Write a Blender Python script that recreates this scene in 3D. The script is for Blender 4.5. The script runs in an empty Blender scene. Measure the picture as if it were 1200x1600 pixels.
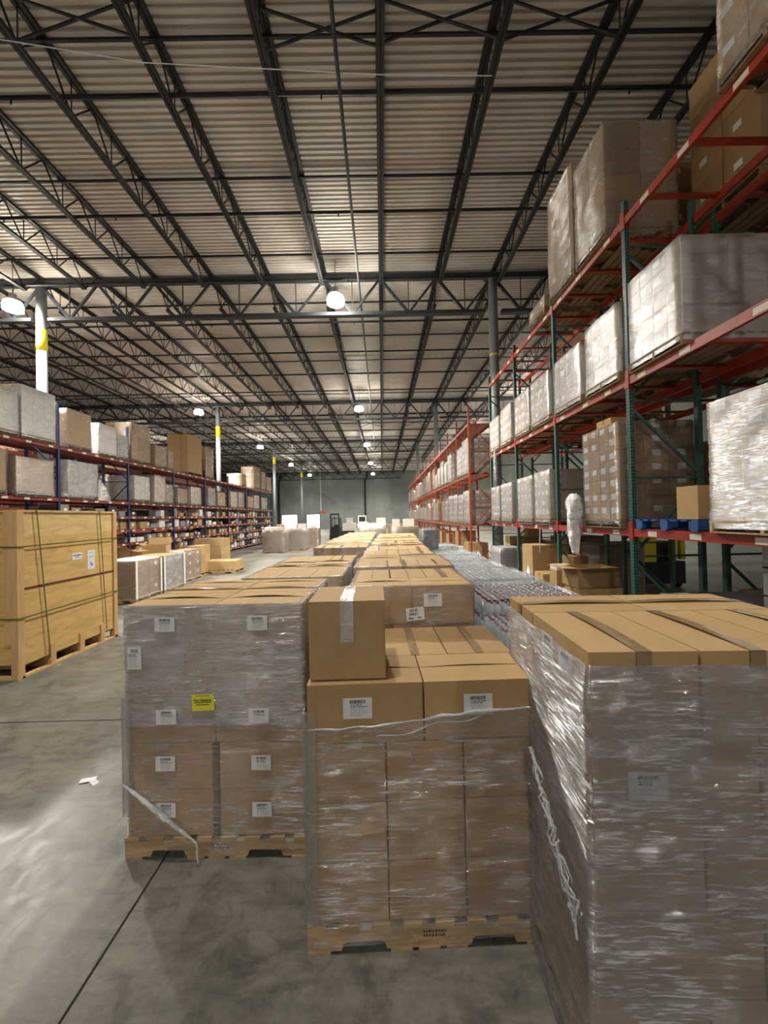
import bpy, math, random
from mathutils import Vector, Matrix, noise
R = random.Random(11)
sc = bpy.context.scene
COL = sc.collection

# ------------------------------------------------------------------ camera
CAMH = 2.2
phi = 0.022
r = Vector((math.cos(phi), 0, -math.sin(phi)))
w = Vector((math.sin(phi), 0, math.cos(phi)))
f = (Vector((0, 1, 0)) + r * (3 / 620) + w * (-7 / 620) * -1).normalized()
r = (r - f * r.dot(f)).normalized()
w = r.cross(f)
cd = bpy.data.cameras.new('camera')
cam = bpy.data.objects.new('camera', cd); COL.objects.link(cam)
M = Matrix((r, w, -f)).transposed().to_4x4(); M.translation = (0, 0, CAMH)
cam.matrix_world = M
cd.sensor_fit = 'VERTICAL'; cd.sensor_height = 36; cd.lens = 36 * 620 / 1600
cd.clip_start = 0.05; cd.clip_end = 400
sc.camera = cam

# ------------------------------------------------------------------ world, exposure
wd = bpy.data.worlds.new('daylight'); sc.world = wd; wd.use_nodes = True
wd.node_tree.nodes['Background'].inputs[0].default_value = (0.85, 0.93, 1, 1)
wd.node_tree.nodes['Background'].inputs[1].default_value = 6
sc.view_settings.view_transform = 'Standard'
sc.view_settings.look = 'None'
sc.view_settings.gamma = 1
sc.view_settings.use_curve_mapping = False
sc.view_settings.exposure = 0.3
LAMP_W = 5600.0
LAMP_COL = (1.0, 0.95, 0.86)
LAMPS = [(x, y) for y in (-14.1, 1.4, 13.7, 27.6, 41.5, 55.7, 69.8) for x in (-12.6, -1.45, 10.2) if not (x > 5 and -5 < y < 20)] + \
        [(-25, y) for y in (1.4, 13.7, 41.5)]

# ------------------------------------------------------------------ tagging
def tag(o, label=None, cat=None, group=None, kind=None):
    if label: o['label'] = label
    if cat: o['category'] = cat
    if group: o['group'] = group
    if kind: o['kind'] = kind
    return o
def empty(name, loc, rz=0, label=None, cat=None, group=None):
    o = bpy.data.objects.new(name, None); COL.objects.link(o)
    o.location = loc; o.rotation_euler = (0, 0, rz); o.empty_display_size = .1
    return tag(o, label, cat, group)
def link(name, me, parent=None, loc=(0, 0, 0), rot=(0, 0, 0)):
    o = bpy.data.objects.new(name, me); COL.objects.link(o)
    o.location = loc; o.rotation_euler = rot
    if parent: o.parent = parent
    return o
ORD = ['first', 'second', 'third', 'fourth', 'fifth', 'sixth', 'seventh', 'eighth', 'ninth', 'tenth', 'eleventh', 'twelfth',
       'thirteenth', 'fourteenth', 'fifteenth', 'sixteenth', 'seventeenth', 'eighteenth', 'nineteenth', 'twentieth', 'twenty-first', 'twenty-second']

# ------------------------------------------------------------------ mesh builder
class MB:
    def __init__(s): s.v = []; s.f = []; s.m = []
    def quadbox(s, P, m=0):
        n = len(s.v); s.v += [tuple(p) for p in P]
        for q in ((0, 3, 2, 1), (4, 5, 6, 7), (0, 1, 5, 4), (1, 2, 6, 5), (2, 3, 7, 6), (3, 0, 4, 7)):
            s.f.append(tuple(n + i for i in q)); s.m.append(m)
    def box(s, x0, x1, y0, y1, z0, z1, m=0):
        s.quadbox([(x0, y0, z0), (x1, y0, z0), (x1, y1, z0), (x0, y1, z0), (x0, y0, z1), (x1, y0, z1), (x1, y1, z1), (x0, y1, z1)], m)
        return s
    def bar(s, a, b, ww, hh, m=0, up=(0, 0, 1)):
        a = Vector(a); b = Vector(b); d = (b - a).normalized(); up = Vector(up)
        if abs(d.dot(up)) > .99: up = Vector((0, 1, 0)) if abs(d.y) < .9 else Vector((1, 0, 0))
        sx = d.cross(up).normalized(); sz = sx.cross(d).normalized(); sx *= ww / 2; sz *= hh / 2
        s.quadbox([a - sx - sz, a + sx - sz, b + sx - sz, b - sx - sz, a - sx + sz, a + sx + sz, b + sx + sz, b - sx + sz], m)
        return s
    def tube(s, pts, rad, n=8, m=0):
        pts = [Vector(p) for p in pts]; rings = []
        rads = rad if isinstance(rad, (list, tuple)) else [rad] * len(pts)
        for i, p in enumerate(pts):
            d = (pts[min(i + 1, len(pts) - 1)] - pts[max(i - 1, 0)]).normalized()
            up = Vector((0, 0, 1)) if abs(d.z) < .9 else Vector((1, 0, 0))
            sx = d.cross(up).normalized(); sy = d.cross(sx).normalized(); base = len(s.v)
            for k in range(n):
                t = 2 * math.pi * k / n
                s.v.append(tuple(p + (sx * math.cos(t) + sy * math.sin(t)) * rads[i]))
            rings.append(base)
        for i in range(len(rings) - 1):
            for k in range(n):
                s.f.append((rings[i] + k, rings[i] + (k + 1) % n, rings[i + 1] + (k + 1) % n, rings[i + 1] + k)); s.m.append(m)
        s.f.append(tuple(rings[0] + k for k in range(n))[::-1]); s.m.append(m)
        s.f.append(tuple(rings[-1] + k for k in range(n))); s.m.append(m)
        return s
    def lathe(s, prof, n, cx=0, cy=0, m=0, mm=None):
        b = len(s.v)
        for (rr, z) in prof:
            for k in range(n):
                t = 2 * math.pi * k / n; s.v.append((cx + rr * math.cos(t), cy + rr * math.sin(t), z))
        for i in range(len(prof) - 1):
            for k in range(n):
                s.f.append((b + i * n + k, b + i * n + (k + 1) % n, b + (i + 1) * n + (k + 1) % n, b + (i + 1) * n + k))
                s.m.append(mm[i] if mm else m)
        s.f.append(tuple(b + k for k in range(n))[::-1]); s.m.append(m)
        e = b + (len(prof) - 1) * n; s.f.append(tuple(e + k for k in range(n))); s.m.append(mm[-1] if mm else m)
        return s
    def prismY(s, poly, y0, y1, m=0):   # poly in x,z
        n = len(s.v); k = len(poly)
        s.v += [(x, y0, z) for x, z in poly] + [(x, y1, z) for x, z in poly]
        s.f.append(tuple(n + i for i in range(k))); s.m.append(m)
        s.f.append(tuple(n + k + i for i in range(k))[::-1]); s.m.append(m)
        for i in range(k):
            j = (i + 1) % k; s.f.append((n + i, n + k + i, n + k + j, n + j)); s.m.append(m)
        return s
    def mesh(s, name, mats, smooth=False):
        me = bpy.data.meshes.new(name); me.from_pydata(s.v, [], s.f); me.update()
        for x in (mats if isinstance(mats, (list, tuple)) else [mats]): me.materials.append(x)
        me.polygons.foreach_set('material_index', s.m)
        if smooth: me.polygons.foreach_set('use_smooth', [True] * len(me.polygons))
        return me
    def obj(s, name, mats, parent=None, loc=(0, 0, 0), rot=(0, 0, 0), smooth=False):
        return link(name, s.mesh(name, mats, smooth), parent, loc, rot)

# ------------------------------------------------------------------ materials
def newmat(name):
    m = bpy.data.materials.new(name); m.use_nodes = True; nt = m.node_tree; nt.nodes.clear()
    return m, nt, nt.nodes.new('ShaderNodeOutputMaterial')
def N(nt, t, **k):
    n = nt.nodes.new(t)
    for a, b in k.items(): setattr(n, a, b)
    return n
def S(n, **k):
    for a, b in k.items(): n.inputs[a.replace('_', ' ')].default_value = b
    return n
def coord(nt, scale=(1, 1, 1), kind='Object'):
    tc = N(nt, 'ShaderNodeTexCoord'); mp = N(nt, 'ShaderNodeMapping'); mp.inputs['Scale'].default_value = scale
    nt.links.new(tc.outputs[kind], mp.inputs['Vector']); return mp.outputs[0]
def nz(nt, vec, scale, detail=3, rough=.5, dist=0):
    n = N(nt, 'ShaderNodeTexNoise'); S(n, Scale=scale, Detail=detail, Roughness=rough, Distortion=dist)
    nt.links.new(vec, n.inputs['Vector']); return n.outputs['Fac']
def ramp(nt, fac, stops):
    n = N(nt, 'ShaderNodeValToRGB'); e = n.color_ramp.elements
    while len(e) < len(stops): e.new(.5)
    for i, (p, c) in enumerate(stops):
        e[i].position = p; e[i].color = (c, c, c, 1) if not isinstance(c, (tuple, list)) else (*c, 1)
    nt.links.new(fac, n.inputs[0]); return n.outputs[0]
def bump(nt, h, st, d=.01):
    n = N(nt, 'ShaderNodeBump'); S(n, Strength=st, Distance=d); nt.links.new(h, n.inputs['Height']); return n.outputs[0]
def simple(name, col, rough=.5, metal=0, var=.12, nscale=6, bmp=0, spec=.5, stretch=(1, 1, 1), coat=0):
    m, nt, out = newmat(name); b = N(nt, 'ShaderNodeBsdfPrincipled')
    S(b, Roughness=rough, Metallic=metal); b.inputs['Specular IOR Level'].default_value = spec
    if coat: b.inputs['Coat Weight'].default_value = coat; b.inputs['Coat Roughness'].default_value = .15
    v = coord(nt, stretch); nn = nz(nt, v, nscale, 4, .6)
    lo = tuple(c * (1 - var) for c in col); hi = tuple(min(1, c * (1 + var)) for c in col)
    c = ramp(nt, nn, [(.3, lo), (.7, hi)]); nt.links.new(c, b.inputs['Base Color'])
    if bmp: nt.links.new(bump(nt, nn, bmp), b.inputs['Normal'])
    nt.links.new(b.outputs[0], out.inputs[0]); return m
def emis(name, col, st):
    m, nt, out = newmat(name); e = N(nt, 'ShaderNodeEmission'); S(e, Strength=st); e.inputs[0].default_value = (*col, 1)
    nt.links.new(e.outputs[0], out.inputs[0]); return m
def wrapmat(name, haze=.12, gloss=.16, rough=.14, tint=(.80, .83, .88), zs=34, bst=.8, patch=1.0, bd=.05, streak=0):
    m, nt, out = newmat(name)
    tr = N(nt, 'ShaderNodeBsdfTransparent'); tr.inputs[0].default_value = (.96, .96, .97, 1)
    df = N(nt, 'ShaderNodeBsdfDiffuse'); df.inputs[0].default_value = (*tint, 1)
    gl = N(nt, 'ShaderNodeBsdfGlossy'); gl.inputs['Roughness'].default_value = rough; gl.inputs[0].default_value = (.95, .97, 1, 1)
    v1 = coord(nt, (2.2, 2.2, zs)); n1 = nz(nt, v1, 1.7, 6, .70, .35)
    v2 = coord(nt, (1.1, 1.1, 2.6)); n2 = nz(nt, v2, 1.6, 3, .6, .8)
    bn = bump(nt, n1, bst, bd); nt.links.new(bn, gl.inputs['Normal'])
    hz = ramp(nt, n2, [(.35, haze * .45), (.68, haze * (1 + patch))])
    st = ramp(nt, n1, [(.55, 0), (.75, haze * .8)])
    ad = N(nt, 'ShaderNodeMath', operation='ADD'); nt.links.new(hz, ad.inputs[0]); nt.links.new(st, ad.inputs[1])
    mx = N(nt, 'ShaderNodeMixShader'); nt.links.new(ad.outputs[0], mx.inputs[0])
    nt.links.new(tr.outputs[0], mx.inputs[1]); nt.links.new(df.outputs[0], mx.inputs[2])
    lw = N(nt, 'ShaderNodeLayerWeight'); S(lw, Blend=.25)
    ma = N(nt, 'ShaderNodeMath', operation='MULTIPLY_ADD'); nt.links.new(lw.outputs['Fresnel'], ma.inputs[0])
    ma.inputs[1].default_value = .45; ma.inputs[2].default_value = gloss
    m2 = N(nt, 'ShaderNodeMixShader'); nt.links.new(ma.outputs[0], m2.inputs[0])
    nt.links.new(mx.outputs[0], m2.inputs[1]); nt.links.new(gl.outputs[0], m2.inputs[2])
    if not streak: nt.links.new(m2.outputs[0], out.inputs[0]); return m
    # fine horizontal stretch wrinkles: reflections smear vertically and break into thin streaks
    g2 = N(nt, 'ShaderNodeBsdfAnisotropic'); S(g2, Roughness=.40, Anisotropy=-.78); g2.inputs[0].default_value = (.97, .98, 1, 1)
    cx = N(nt, 'ShaderNodeCombineXYZ'); cx.inputs[2].default_value = 1; nt.links.new(cx.outputs[0], g2.inputs['Tangent'])
    v3 = coord(nt, (7, 7, 85)); n3 = nz(nt, v3, 1.5, 5, .6, .25); v4 = coord(nt, (2.2, 2.2, 3.5)); n4 = nz(nt, v4, 1.5, 2, .5, .5)
    nt.links.new(bump(nt, n3, .5, .01), g2.inputs['Normal'])
    a1 = ramp(nt, n3, [(.50, .08), (.60, streak)]); a2 = ramp(nt, n4, [(.35, .15), (.6, 1)])
    mu = N(nt, 'ShaderNodeMath', operation='MULTIPLY'); nt.links.new(a1, mu.inputs[0]); nt.links.new(a2, mu.inputs[1])
    m3 = N(nt, 'ShaderNodeMixShader'); nt.links.new(mu.outputs[0], m3.inputs[0]); nt.links.new(m2.outputs[0], m3.inputs[1]); nt.links.new(g2.outputs[0], m3.inputs[2])
    nt.links.new(m3.outputs[0], out.inputs[0]); return m

KRAFT = [simple('kraft_cardboard_%d' % i, c, .75, 0, .07, 5, .03, .25) for i, c in
         enumerate([(.52, .345, .165), (.56, .375, .185), (.47, .31, .15), (.40, .26, .135)])]
M_WCARD = simple('white_cardboard', (.72, .71, .68), .7, 0, .05)
M_GAP = simple('carton_inside', (.12, .08, .045), .9)
M_TAPE = simple('packing_tape', (.33, .23, .12), .18, 0, .15, 30, .05, .6)
M_CLEARTAPE = wrapmat('clear_tape', .06, .2, .15, (.8, .75, .6), 10, .5)
M_PAPER = simple('label_paper', (.82, .83, .84), .6, 0, .02)
M_INK = simple('black_ink', (.03, .03, .035), .7, 0, .1)
M_INKF = simple('faded_ink', (.3, .31, .33), .7, 0, .1)
M_YELLOWP = simple('yellow_paper', (.85, .86, .06), .6, 0, .03)
M_WRAP = wrapmat('stretch_wrap', .04, .12, .10, bst=1.0, streak=.48)
M_WRAP1 = wrapmat('stretch_wrap_layered', .42, .16, .11, (.66, .69, .77), 30, 1.0, .1, streak=.36)
M_WRAP3 = wrapmat('stretch_wrap_grey', .34, .18, .10, (.42, .45, .52), 34, 1.2, .3, streak=.65)
M_WRAPS = wrapmat('stretch_wrap_silver', .15, .22, .25, (.88, .88, .9), 16, 1.0, .8, bd=.02, streak=.5)
M_WRAPB = wrapmat('stretch_wrap_bright', .16, .32, .22, (.9, .92, .95), 9, 1.0, .6, bd=.02)
M_ROPE = wrapmat('gathered_wrap', .55, .3, .2, (.9, .92, .95), 8, 1, .4)
M_CORNER = wrapmat('clear_corner_board', .16, .10, .3, (.62, .58, .50), 4, .2, .1)
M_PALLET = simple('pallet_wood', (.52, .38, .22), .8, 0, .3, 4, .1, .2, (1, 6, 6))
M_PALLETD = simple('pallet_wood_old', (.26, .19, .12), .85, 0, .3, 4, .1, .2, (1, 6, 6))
M_BLUE = simple('blue_pallet_paint', (.02, .09, .30), .6, 0, .2)
M_STAMP = simple('stamp_ink', (.10, .06, .04), .8)
M_STEEL = simple('dark_steel_paint', (.030, .035, .042), .5, 0, .15, 3, 0, .3)
M_JOIST = simple('joist_primer', (.014, .015, .018), .55, 0, .15, 3, 0, .3)
M_COLUMN = simple('column_grey_paint', (.20, .23, .24), .4, 0, .08)
M_YEL = simple('yellow_paint', (.80, .70, .03), .5, 0, .05)
M_RED = simple('red_rack_paint', (.34, .036, .018), .42, 0, .2, 5)
M_DRED = simple('dark_red_rack_paint', (.20, .030, .022), .45, 0, .25, 5)
M_ORED = simple('orange_red_rack_paint', (.38, .065, .025), .45, 0, .2, 5)
M_GREEN = simple('green_rack_paint', (.045, .125, .105), .45, 0, .15, 5)
M_NAVY = simple('navy_rack_paint', (.015, .03, .10), .45, 0, .15, 5)
M_HOLE = simple('punched_hole_shadow', (.004, .005, .005), .9)
M_BLABEL = simple('cream_beam_label', (.70, .66, .55), .6, 0, .06)
M_WHITE = simple('white_plastic', (.75, .76, .77), .4)
M_BLACK = simple('black_plastic', (.02, .02, .022), .5)
M_GREY = simple('grey_box_paint', (.24, .25, .26), .6, 0, .15)
M_RUBBER = simple('tyre_rubber', (.02, .02, .02), .8)
M_REDSIGN = simple('red_sign', (.5, .03, .03), .5)
M_LENS = emis('lamp_lens', (1, .93, .78), 170); M_LENSB = emis('lamp_lens_behind', (1, .95, .88), 330); M_LENSD = emis('lamp_lens_dim', (1, .93, .78), 40)
M_ALU = simple('lamp_housing', (.5, .5, .5), .4, .6)
M_STRAPG = simple('green_strap', (.10, .11, .02), .4, 0, .2)
M_STRAPR = simple('maroon_line', (.13, .012, .02), .6)
M_FILMW = simple('crumpled_film_white', (.6, .62, .64), .3, 0, .1, 8, .4)

def plywood(name, c, sc_=(.6, .6, 3)):
    m, nt, out = newmat(name); b = N(nt, 'ShaderNodeBsdfPrincipled'); S(b, Roughness=.7)
    v = coord(nt, sc_); n1 = nz(nt, v, 3, 5, .6, 1.2)
    col = ramp(nt, n1, [(.25, tuple(x * .72 for x in c)), (.5, c), (.75, tuple(min(1, x * 1.18) for x in c))])
    v2 = coord(nt, (1, 1, 1.6)); vo = N(nt, 'ShaderNodeTexVoronoi'); S(vo, Scale=5.5); nt.links.new(v2, vo.inputs['Vector'])
    kn = ramp(nt, vo.outputs['Distance'], [(.04, .35), (.10, 1)])
    mx = N(nt, 'ShaderNodeMixRGB', blend_type='MULTIPLY'); mx.inputs[0].default_value = .8
    nt.links.new(col, mx.inputs[1]); nt.links.new(kn, mx.inputs[2]); nt.links.new(mx.outputs[0], b.inputs['Base Color'])
    nt.links.new(b.outputs[0], out.inputs[0]); return m
M_PLY = plywood('plywood_sheet', (.70, .45, .16))
M_PLY2 = plywood('plywood_sheet_pale', (.74, .52, .22))
M_POST = simple('crate_lumber', (.66, .42, .20), .7, 0, .15, 3, .05, .3, (5, 5, .6))

def floor_mat():
    m, nt, out = newmat('sealed_concrete'); b = N(nt, 'ShaderNodeBsdfPrincipled')
    v = coord(nt); a = nz(nt, v, .55, 6, .62, .6); c = nz(nt, v, 4.5, 6, .7, .8); d = nz(nt, v, 38, 3, .6)
    vs = coord(nt, (1.2, 7, 1)); vs.node.inputs['Rotation'].default_value = (0, 0, -.9); e = nz(nt, vs, 1.6, 4, .7, .5)
    base = ramp(nt, a, [(.3, (.135, .132, .115)), (.5, (.225, .215, .188)), (.72, (.32, .305, .265))])
    bl = ramp(nt, c, [(.32, .55), (.5, .95), (.7, 1.12)]); sp = ramp(nt, d, [(.3, .86), (.6, 1)]); sk = ramp(nt, e, [(.3, .72), (.55, 1.05)])
    o = base
    for q in (bl, sp, sk):
        mx = N(nt, 'ShaderNodeMixRGB', blend_type='MULTIPLY'); mx.inputs[0].default_value = 1
        nt.links.new(o, mx.inputs[1]); nt.links.new(q, mx.inputs[2]); o = mx.outputs[0]
    nt.links.new(o, b.inputs['Base Color'])
    ro = ramp(nt, c, [(.3, .30), (.7, .50)]); nt.links.new(ro, b.inputs['Roughness'])
    b.inputs['Specular IOR Level'].default_value = .5
    nt.links.new(bump(nt, c, .10, .01), b.inputs['Normal']); nt.links.new(b.outputs[0], out.inputs[0]); return m
M_FLOOR = floor_mat()
M_JOINT = simple('floor_joint', (.02, .02, .018), .9)
M_STAIN = simple('oil_stain', (.045, .045, .04), .5)
def wall_mat():
    m, nt, out = newmat('tilt_up_concrete'); b = N(nt, 'ShaderNodeBsdfPrincipled'); S(b, Roughness=.8)
    v = coord(nt); a = nz(nt, v, .14, 6, .6, .5)
    nt.links.new(ramp(nt, a, [(.3, (.10, .12, .115)), (.6, (.20, .225, .21)), (.8, (.28, .30, .28))]), b.inputs['Base Color'])
    nt.links.new(b.outputs[0], out.inputs[0]); return m
M_WALL = wall_mat()
M_DECK = simple('white_roof_deck', (.52, .495, .465), .5, 0, .10, .8, 0, .35)
M_OUT = simple('outside_concrete', (.6, .6, .58), .8)

# ------------------------------------------------------------------ setting
XL, XR, YF, YB, H = -47.0, 17.0, -50.0, 77.5, 11.15
def struct(o): o['kind'] = 'structure'; return o
struct(MB().box(XL, XR, YF, YB + .3, -.2, 0).obj('floor', M_FLOOR))
jm = MB()
jm.box(-1.476, -1.464, YF, YB, .0005, .0022)
for y in (4.46, 16.1, 31.7): jm.box(XL, 3.6, y - .006, y + .006, .0005, .0022)
jm.box(-9.0, -8.988, YF, YB, .0005, .0022)
struct(jm.obj('trim_1', M_JOINT)); bpy.data.objects['trim_1']['label'] = 'dark saw-cut joints in the concrete floor'
# roof deck: corrugated across Y
dk = MB(); y = YF; pitch = .1524; rows = []
while y < YB + .2:
    for dy, z in ((0, 0), (.070, 0), (.092, .045), (.130, .045)): rows.append((y + dy, H + z))
    y += pitch
for (yy, zz) in rows: dk.v += [(XL, yy, zz), (XR, yy, zz)]
for i in range(len(rows) - 1):
    dk.f.append((2 * i, 2 * i + 1, 2 * i + 3, 2 * i + 2)); dk.m.append(0)
dk.box(XL, XR, YF, YB + .3, H + .1, H + .25)
struct(dk.obj('ceiling', M_DECK))
def wall(name, *b): return struct(MB().box(*b).obj(name, M_WALL))
wall('wall_left', XL - .3, XL, YF, YB + .3, 0, H); wall('wall_right', XR, XR + .3, YF, YB + .3, 0, H)
wall('wall_front', XL, XR, YF - .3, YF, 0, H)
# back wall with two dock openings (from x=-20.4 to right), the bay further left runs deeper
bw = MB()
D1 = (-19.6, -16.6); D2 = (-14.7, -12.2); DT = 2.85
for a, b_ in ((XL, D1[0]), (D1[1], D2[0]), (D2[1], XR)): bw.box(a, b_, YB, YB + .3, 0, DT)
bw.box(XL, XR, YB, YB + .3, DT, H)
struct(bw.obj('wall_back', M_WALL))
for i, (a, b_) in enumerate((D1, D2)):
    fr = MB(); fr.box(a - .12, a, YB - .06, YB + .32, 0, DT + .12).box(b_, b_ + .12, YB - .06, YB + .32, 0, DT + .12).box(a - .12, b_ + .12, YB - .06, YB + .32, DT, DT + .12)
    o = struct(fr.obj('door_%d' % (i + 1), M_STEEL)); o['label'] = ['wide open dock doorway full of daylight in the far wall', 'narrower open dock doorway in the far wall right of the wide one'][i]
struct(MB().box(-60, 22, YB + .4, 120, -.12, -.05).obj('floor_outside', M_OUT))
struct(MB().box(-11.98, -11.82, YB - .02, YB, 2.9, H).obj('trim_2', simple('pale_wall_seam', (.5, .5, .46), .8)))
bpy.data.objects['trim_2']['label'] = 'pale vertical panel seam on the far wall'

def downpipe(x, label):
    m = MB(); m.tube([(x, YB - .25, 0), (x, YB - .25, 9.3), (x + .35, YB - .25, 9.7), (x + .5, YB - .25, 10.9)], .17, 10)
    tag(m.obj('downpipe', M_JOIST), label, 'pipe', 'downpipes on the far wall')
downpipe(-3.2, 'black roof drain pipe down the middle of the far wall')
downpipe(-19.95, 'black roof drain pipe beside the left end of the far wall')
tag(MB().box(-12.1, -10.9, YB - .06, YB - .01, 3.1, 3.5).obj('wall_sign', M_REDSIGN), 'small red sign on the far wall right of dock doors', 'sign')

# ------------------------------------------------------------------ roof steel
GY = [-1.1, 14.5, 30.1, 45.7, 61.3, 77.0]; GXC = [-45.4, -28.85, -12.3, 4.25, 20.8]
JB = 10.30
def joist_parts(L):
    t = MB().box(-.08, -.008, 0, L, H - .085, H - .004).box(.008, .08, 0, L, H - .075, H - .004).mesh('top_chord', M_JOIST)
    b = MB().box(-.068, -.008, .75, L - .75, JB, JB + .07).box(.008, .068, .75, L - .75, JB, JB + .07).mesh('bottom_chord', M_JOIST)
    wv = MB(); n = 24; p = (L - 1.5) / n; zt = H - .05; zb = JB + .03
    wv.bar((0, .15, zt), (0, .75, zb), .03, .03); wv.bar((0, L - .15, zt), (0, L - .75, zb), .03, .03)
    for i in range(n):
        y0 = .75 + i * p
        wv.bar((0, y0, zb if i % 2 == 0 else zt), (0, y0 + p, zt if i % 2 == 0 else zb), .028, .028)
        if i % 2 == 0: wv.bar((0, y0, zb), (0, y0, zt), .018, .018)
    return t, b, wv.mesh('web', M_JOIST)
JP = joist_parts(15.6)
KR = [(-9, 4), (-15, 4), (-21, 4), (-21, 3), (-21, 2)]
near_names = ['nearest', 'second', 'third', 'fourth', 'farthest']
for bi in range(5):
    for k in range(KR[bi][0], KR[bi][1] + 1):
        x = .15 + 2.06 * k
        if bi == 0 and k in (): continue
        pos = 'middle one above the pallets' if k == 0 else ('%s %s of the middle one' % (ORD[abs(k) - 1], 'right' if k > 0 else 'left'))
        e = empty('roof_joist', (x, GY[bi], 0), 0, 'steel roof joist, %s ceiling bay, %s' % (near_names[bi], pos), 'joist', 'open web roof joists')
        link('top_chord', JP[0], e); link('bottom_chord', JP[1], e); link('web', JP[2], e)
# girders
def girder_parts():
    L = 16.55; t = MB().box(0, L, -.12, .12, 10.90, 11.05).mesh('top_chord', M_STEEL)
    b = MB().box(.3, L - .3, -.11, .11, 9.58, 9.70).mesh('bottom_chord', M_STEEL); wv = MB(); n = 8; p = L / n
    for i in range(n):
        x0 = i * p
        wv.bar((x0 + .02, 0, 10.92), (x0 + p / 2, 0, 9.66), .10, .09, 0, (0, 1, 0)); wv.bar((x0 + p / 2, 0, 9.66), (x0 + p - .02, 0, 10.92), .07, .07, 0, (0, 1, 0))
        wv.bar((x0 + p / 2, 0, 9.66), (x0 + p / 2, 0, 10.92), .03, .03)
    return t, b, wv.mesh('web', M_STEEL)
GP = girder_parts()
colname = ['far left', 'left', 'middle', 'right']
for gi, gy in enumerate(GY[1:]):
    for ci in range(4):
        if ci == 3 and gi > 1: continue
        if ci == 0 and gi < 2: continue
        e = empty('roof_girder', (GXC[ci], gy, 0), 0, 'grey steel lattice girder across the roof, %s row from the camera, %s span' % (ORD[gi], colname[ci]), 'girder', 'lattice girders carrying the joists')
        link('top_chord', GP[0], e); link('bottom_chord', GP[1], e); link('web', GP[2], e)
# bridging lines and sprinkler pipes across X, one pair each ~3 m
bn = 0
for y in [4.6 + 3.02 * i for i in range(22)]:
    xl, xr = max(XL + 1, -1.05 * y - 3), min(12, 12)
    m = MB(); m.tube([(xl, y, 10.45), (xr, y, 10.45)], .042, 8)
    x = -40.0
    while x < xr:
        if x > xl: m.tube([(x, y, 10.42), (x, y, 10.33)], .018, 6)
        x += 3.0
    tag(m.obj('sprinkler_pipe', M_JOIST), 'thin dark sprinkler pipe across the joists, %s from the camera' % ORD[bn], 'pipe', 'sprinkler branch pipes')
    if bn % 2 == 0 or y < 20:
        m = MB().bar((xl, y - .42, 11.05), (xr, y - .42, 11.05), .05, .05)
        tag(m.obj('bridging_angle', M_JOIST), 'thin steel bridging line under the roof deck beside the %s sprinkler pipe' % ORD[bn], 'bridging', 'joist bridging lines')
    bn += 1
mp = MB().tube([(-.62, -1, 10.22), (-.62, 76, 10.22)], .035, 10)
tag(mp.obj('sprinkler_main', M_STEEL), 'long grey pipe running away under the roof above the pallets', 'pipe')
cw = MB().tube([(-9, 6.05, 10.26), (-4, 6.9, 10.26), (.15, 7.15, 10.26), (2.2, 7.2, 10.26)], .008, 6)
tag(cw.obj('ceiling_conduit', M_WHITE), 'thin white conduit slung across the nearest joists', 'cable')
# cross bridging braces
for i, (k, y, nm) in enumerate([(-3, 6.6, 'second bay left'), (-1, 6.8, 'bay left of the centre'), (0, 6.7, 'bay right of the centre joist'), (1, 6.7, 'second bay right'), (-4, 6.5, 'third bay left'), (1, 36, 'far right bay'), (-1, 36, 'far middle bay')]):
    x0 = .15 + 2.06 * k
    m = MB().bar((x0, y, H - .08), (x0 + 2.06, y, JB + .05), .035, .035).bar((x0, y + .04, JB + .05), (x0 + 2.06, y + .04, H - .08), .035, .035)
    tag(m.obj('cross_brace', M_JOIST), 'crossed steel brace between two roof joists, %s' % nm, 'brace', 'crossed braces between joists')

def steel_column(x, y, label, txt):
    e = empty('steel_column', (x, y, 0), 0, label, 'column', 'round steel roof columns')
    MB().tube([(0, 0, 0), (0, 0, 10.9)], .165, 20).obj('shaft', M_COLUMN, e, smooth=True)
    MB().box(-.25, .25, -.25, .25, 0, .03).obj('base_plate', M_STEEL, e)
    MB().box(-.28, .28, -.16, .16, 10.86, 10.90).obj('cap_plate', M_STEEL, e)
    if txt:
        m = MB(); n = 16
        m.lathe([(.168, txt[0]), (.169, txt[1])], 20); o = m.obj('yellow_marking', M_YEL, e, smooth=True)
        for (dz, a) in ((.55, 0), (.25, .2)):
            pass
rowsn = ['first', 'second', 'third', 'fourth']
for i, y in enumerate(GY[1:5]):
    steel_column(-12.3, y, 'grey round column rising behind the left racks, %s from the camera' % rowsn[i], (8.5, 9.3))
for i, y in enumerate(GY[1:4]):
    steel_column(4.25, y, 'dark round column standing in the right rack line, %s from the camera' % rowsn[i], None if i else (8.0, 8.06))
o = [c for c in bpy.data.objects if c.name.startswith('yellow_marking')][-1]

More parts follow.
